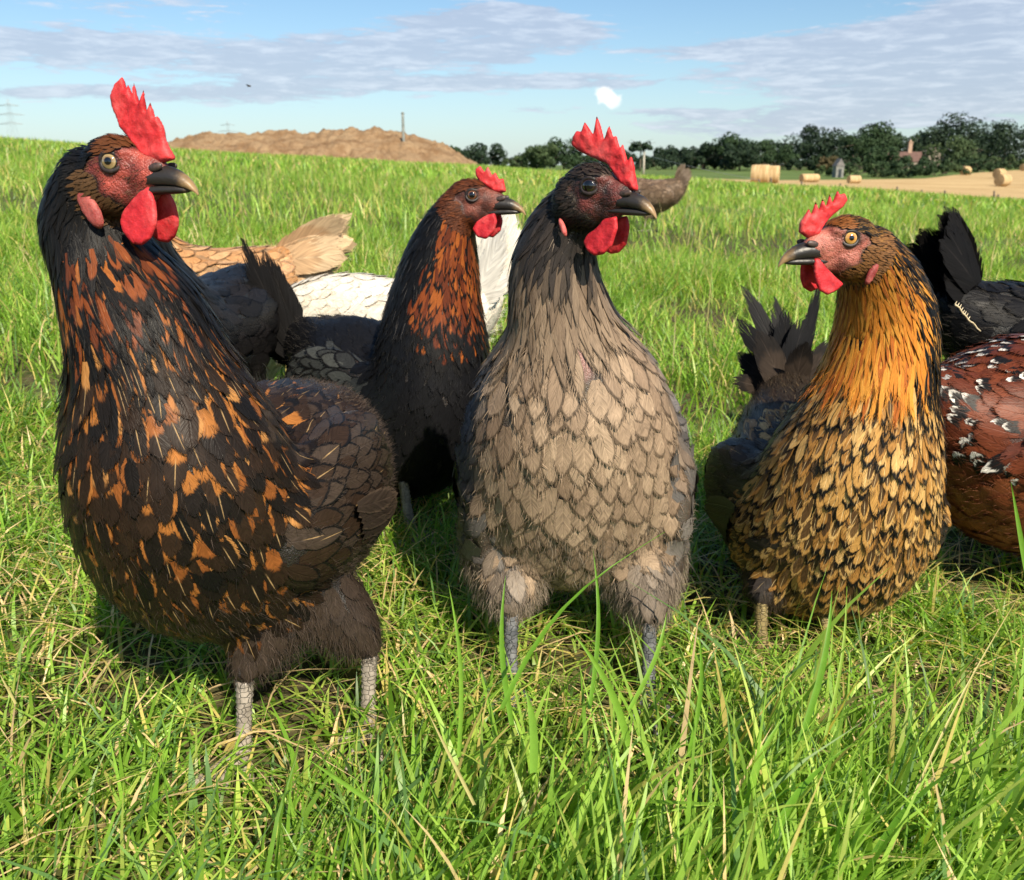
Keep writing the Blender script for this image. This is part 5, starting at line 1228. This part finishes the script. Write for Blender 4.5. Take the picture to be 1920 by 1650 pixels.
for (tx, ty, Y, w, cu, sc_) in ((1405, 600, .97, .026, .3, .5), (1428, 535, .98, .022, -.3, .6), (1470, 590, .96, .032, .5, .3), (1500, 600, .93, .030, -.6, -.6), (1525, 545, .96, .016, .2, .1), (1535, 630, .93, .026, -.9, -.8), (1440, 620, .94, .034, .2, .6), (1480, 640, .90, .030, .5, -.3), (1415, 660, .95, .030, .4, .7), (1395, 700, .93, .022, .6, .9), (1450, 570, .985, .028, -.1, .2)):
    e = P(tx, ty, Y); dv = e - tb; tl.append((tb + np.array((random.uniform(-.012, .012), random.uniform(-.01, .01), 0)), dv, np.array((random.uniform(-.3, .3), -1, .2)), np.linalg.norm(dv) * 1.08, w, cu * .6, sc_ * .6, ((.006, .006, .007), (.015, .012, .011), (.03, .026, .024), 0.0) if ty < 620 else ((.030, .022, .017), (.012, .010, .009), (.06, .045, .035), .3)))
D['tail'] = tl
hD = build_hen(D)

# ---- B: black hen with copper neck, side on behind the front row
def style_b(i):
    N, u, p, n = i['N'], i['u'], i['p'], i['n']; front = n @ unit(np.array((.8, -.6, 0))); nz = vnoise(p, 24, 12)
    c0 = const(N, (.005, .005, .006)); c1 = const(N, BLK); c2 = const(N, (.10, .085, .07), .1)
    cop = pick(N, [(.17, .040, .010), (.25, .068, .013), (.09, .020, .007)], [.4, .28, .32]); f = sstep(.15, .6, front + nz * .35) * (u < 3.9)
    has = RNG.random(N) < f * .92; c0[:, :3] = np.where(has[:, None], cop, c0[:, :3]); c0[:, 3] = np.where(has, .18 + .25 * sstep(2.4, 3.6, u), 0); c2[:, 3] = np.where((u < 3.6) & ~has & (RNG.random(N) < .3), .6, .0); c2[:, :3] = np.where((u < 3.6)[:, None], (.25, .22, .19), c2[:, :3])
    w = i['wing']; c0[:, :3] = np.where(w[:, None], lerp3((.020, .021, .021), (.048, .050, .046), RNG.random(N)), c0[:, :3]); c1[:, 3] = np.where(w, .16, 0)
    h = i['head']; c0[:, :3] = np.where(h[:, None], lerp3((.12, .035, .012), (.05, .016, .008), RNG.random(N)), c0[:, :3]); c0[:, 3] = np.where(h, 0, c0[:, 3]); c2[:, 3] = np.where(h, 0, c2[:, 3])
    return c0, c1, c2
rows = [(855, 395, .915, 1.9), (838, 440, .922, 2.8), (825, 505, .93, 3.9), (815, 580, .935, 4.9), (812, 655, .935, 5.8), (802, 755, .945, 7.2), (755, 795, .975, 8.2), (685, 712, 1.03, 7.0), (625, 668, 1.08, 4.8), (582, 642, 1.11, 3.0)]
ch, rd = chain_px(rows); fB = [foot_px(772, 1010), foot_px(715, 1025)]; hB_ = (.74, -.67)
B = dict(label='black hen with copper-red neck standing side on behind the two left hens', chain=ch, rad=rd, heading=hB_, feet=fB, base=(fB[0] + fB[1]) / 2, main=True, style=style_b, under=(.014, .011, .010), faces=((.085, .026, .018), (.20, .055, .035)),
         comb=trace([(1292, 175), (1282, 120), (1262, 122), (1248, 92), (1232, 105), (1215, 66), (1198, 90), (1180, 62), (1158, 76), (1160, 105), (1180, 135), (1225, 165), (1260, 185)], 1140, 185, 47, 16),
         wattle=trace([(1235, 260), (1245, 300), (1232, 345), (1195, 375), (1155, 365), (1133, 330), (1150, 300), (1195, 270)], 1140, 185, 47, 16, off=.55), lobe=((-1.6, -2.4), (.35, .9), .5), eye_mat=EYE_BROWN, singles=120, flight=8, flight_col=((.030, .032, .032), (.012, .011, .011), (.06, .055, .05)), fluff=3500, fluff_col=((.012, .011, .010), (.05, .042, .035)), cand=30000, hock=.07, wing=(.018, .095, .05), wing_up=.02, fscale=1.0, bristle=((.03, .015, .01), (.10, .04, .02)))
head_frame(B, 884, 366, .895, 16, 2, 1.05, False)
tb = P(572, 668, 1.11); tl = []
for (tx, ty, w) in ((458, 447, .034), (480, 475, .040), (505, 500, .040), (462, 500, .036), (450, 560, .036), (530, 545, .044), (490, 545, .046), (555, 575, .040), (470, 600, .040), (515, 590, .046)):
    e = P(tx, ty, 1.13); dv = e - tb; tl.append((tb + np.array((random.uniform(-.02, .01), random.uniform(-.015, .015), random.uniform(-.02, .0))), dv, np.array((-.15 + random.uniform(-.2, .2), -1, .2)), np.linalg.norm(dv) * 1.04, w, random.uniform(-.2, .1), random.uniform(-.12, .12), ((.008, .0075, .0075), (.016, .014, .013), (.025, .022, .02), 0.0)))
B['tail'] = tl
hB = build_hen(B)

# ---- plain-coloured birds behind
def plain(ca, cb, neck=None, lace=.08, dark=.5, shaft=.1):
    def f(i):
        N = i['N']; t = np.clip(RNG.random(N) * .8 + .3 * vnoise(i['p'], 20, 4), 0, 1); b = lerp3(ca, cb, t)
        if neck is not None: b = np.where((i['u'] < 3.2)[:, None], lerp3(neck[0], neck[1], t), b)
        return np.c_[b, np.zeros(N)], np.c_[b * dark, np.full(N, lace)], np.c_[np.minimum(b * 1.5, .8), np.full(N, shaft)]
    return f
def style_e(i):
    N = i['N']; t = RNG.random(N); b = lerp3((.075, .018, .009), (.16, .040, .016), t); low = (i['p'][:, 2] < .115) | i['thigh']; b = np.where(low[:, None], lerp3((.15, .040, .016), (.24, .075, .030), t), b)
    dots = (RNG.random(N) < .60) & ~low & (i['u'] > 2.5)
    return np.c_[b, np.where(dots, RNG.uniform(.07, .16, N), 0)], np.c_[const(N, (.66, .62, .56))[:, :3], np.zeros(N)], np.c_[b * 1.6, np.full(N, .15)]
E = template(.555, .87, (.95, .30), 1.10, drop=4.3, deep=1.36, label='mahogany brown hen with white spots cut by the right edge', style=style_e, mat=SPANGLE, under=(.05, .015, .008), faces=RED_FACE, eye_mat=EYE_ORANGE, singles=140, main=True, flight=8, flight_col=((.075, .018, .009), (.03, .012, .008), (.12, .04, .02)), fluff=2500, fluff_col=((.10, .028, .012), (.22, .09, .05)), cand=30000, fs=.98, fat=1.25, leg_mat=LEGM, bristle=((.03, .015, .01), (.10, .04, .02)))
E['tail'] = fan_tail(E['L'](-13.5, 0, 22.5), (.95, .30), .35, 6, .075, .03, .5, ((.05, .014, .009), (.02, .012, .01), (.08, .03, .02), .2))
hE = build_hen(E)
F_ = template(.725, 1.15, (1, .10), 1.12, label='all-black hen behind the speckled hen, tail raised, at the right edge', style=plain((.005, .005, .006), (.012, .011, .011)), under=(.010, .010, .010), faces=RED_FACE, eye_mat=EYE_DARK, fluff=2500, fluff_col=((.010, .010, .010), (.045, .038, .030)), cand=16000, detail=.8)
F_['tail'] = fan_tail(F_['L'](-12.0, 0, 24.0), (1, .10), 1.0, 11, .120, .044, .9, TAILBLK, curl=-.35, layers=4)
hF = build_hen(F_)
G = template(-.365, 1.05, (-.10, -.99), .96, label='black hen mostly hidden behind the large left hen', style=plain((.005, .005, .005), (.014, .012, .012)), under=(.010, .010, .010), faces=RED_FACE, eye_mat=EYE_DARK, fluff=1500, fluff_col=((.010, .010, .010), (.03, .028, .025)), cand=16000, detail=.8, fat=.88)
G['tail'] = fan_tail(G['L'](-12.5, 0, 20.5), (-.25, -.97), -.5, 6, .05, .03, .4, TAILBLK)
hG = build_hen(G)
Hh = template(-.465, 1.40, (-1, .05), .95, label='buff tan hen with low spread tail behind the black hens', style=plain((.36, .17, .065), (.55, .33, .17), neck=((.30, .10, .03), (.42, .17, .06))), under=(.30, .17, .08), faces=RED_FACE, eye_mat=EYE_ORANGE, fluff=2500, fluff_col=((.40, .25, .13), (.60, .44, .28)), cand=14000, detail=.75)
Hh['tail'] = fan_tail(Hh['L'](-9.5, 0, 22.5), (-1, .05), .42, 9, .150, .050, .75, ((.42, .27, .15), (.50, .36, .22), (.55, .42, .28), .3), curl=-.4, layers=3)
hH = build_hen(Hh)
I_ = template(-.165, 1.23, (-.97, .24), .94, pose='down', drop=.8, label='white hen with head lowered behind the copper-necked hen', style=plain((.62, .56, .46), (.74, .70, .62), lace=.05, dark=.85), under=(.55, .50, .42), faces=RED_FACE, eye_mat=EYE_ORANGE, fluff=2500, fluff_col=((.62, .57, .48), (.76, .73, .66)), cand=14000, detail=.75)
I_['tail'] = fan_tail(I_['L'](-12.5, 0, 22.5), (-.97, .24), 1.15, 9, .14, .046, .45, ((.70, .66, .58), (.74, .70, .63), (.76, .73, .68), .2), curl=.15)
hI = build_hen(I_)
J = template(.90, 6.0, (-.92, .38), 1.42, pose='down', drop=2.5, label='distant fluffy brown hen walking away behind the centre hen', style=plain((.13, .085, .055), (.23, .16, .11)), under=(.12, .08, .055), faces=RED_FACE, eye_mat=EYE_ORANGE, fluff=5000, fluff_col=((.13, .09, .06), (.28, .21, .15)), cand=9000, detail=.45)
J['tail'] = fan_tail(J['L'](-11.5, 0, 22), (-.92, .38), 1.0, 11, .15, .045, 1.3, ((.12, .085, .06), (.20, .15, .11), (.2, .16, .12), .3), curl=-.3, layers=5)
hJ = build_hen(J)

# ---- small things: a straw on the speckled hen, a fly in the air
s0, s1 = P(1838, 622, .85), P(1790, 570, .83); tt = np.linspace(0, 1, 14)[:, None]; path = s0 * (1 - tt) + s1 * tt + np.c_[np.sin(tt[:, 0] * 9) * .0006, np.zeros(14), np.cos(tt[:, 0] * 22) * .0006]
s0b = path.copy(); o = thing('straw_stem', 'pale dry straw stem sticking up from the speckled hen back', 'straw', tuple(s0))
add('stalk', join_mesh('stalk', [tube(path - s0, np.linspace(.0007, .0009, 14), 6)]), simple_mat('straw_pale', (.50, .40, .24), (.66, .56, .38), 300, .7, .3, .0005), o)
pcs = [tube(np.array([(0, 0, 0), (.002, .001, .003)]) + (path[k] - s0), [.0007, .0002], 5) for k in range(6, 14)]
add('seed_husks', join_mesh('seed_husks', pcs), bpy.data.materials['straw_pale'], o)
fp = P(467, 162, 2.6); o = thing('fly', 'tiny dark flying insect in the sky above the left hens', 'insect', tuple(fp)); FLYM = simple_mat('fly_body', (.02, .017, .015), (.05, .04, .035), 400, .5, .2, .0005)
add('body', join_mesh('body', [tube([(-.005, 0, 0), (-.002, 0, .001), (.001, 0, .0012), (.004, 0, .0008), (.0055, 0, .0005)], [.0008, .0024, .0022, .0020, .0008], 8)]), FLYM, o)
for sg in (1, -1): add('wing', join_mesh('wing', [(np.array([(0, sg * .001, .002), (-.004, sg * .006, .005), (-.007, sg * .006, .004), (-.005, sg * .002, .0022), (0, sg * .001, .0023), (-.004, sg * .006, .0053), (-.007, sg * .006, .0043), (-.005, sg * .002, .0025)]), [(0, 1, 2, 3), (7, 6, 5, 4), (0, 4, 5, 1), (1, 5, 6, 2), (2, 6, 7, 3), (3, 7, 4, 0)])]), FLYM, o)
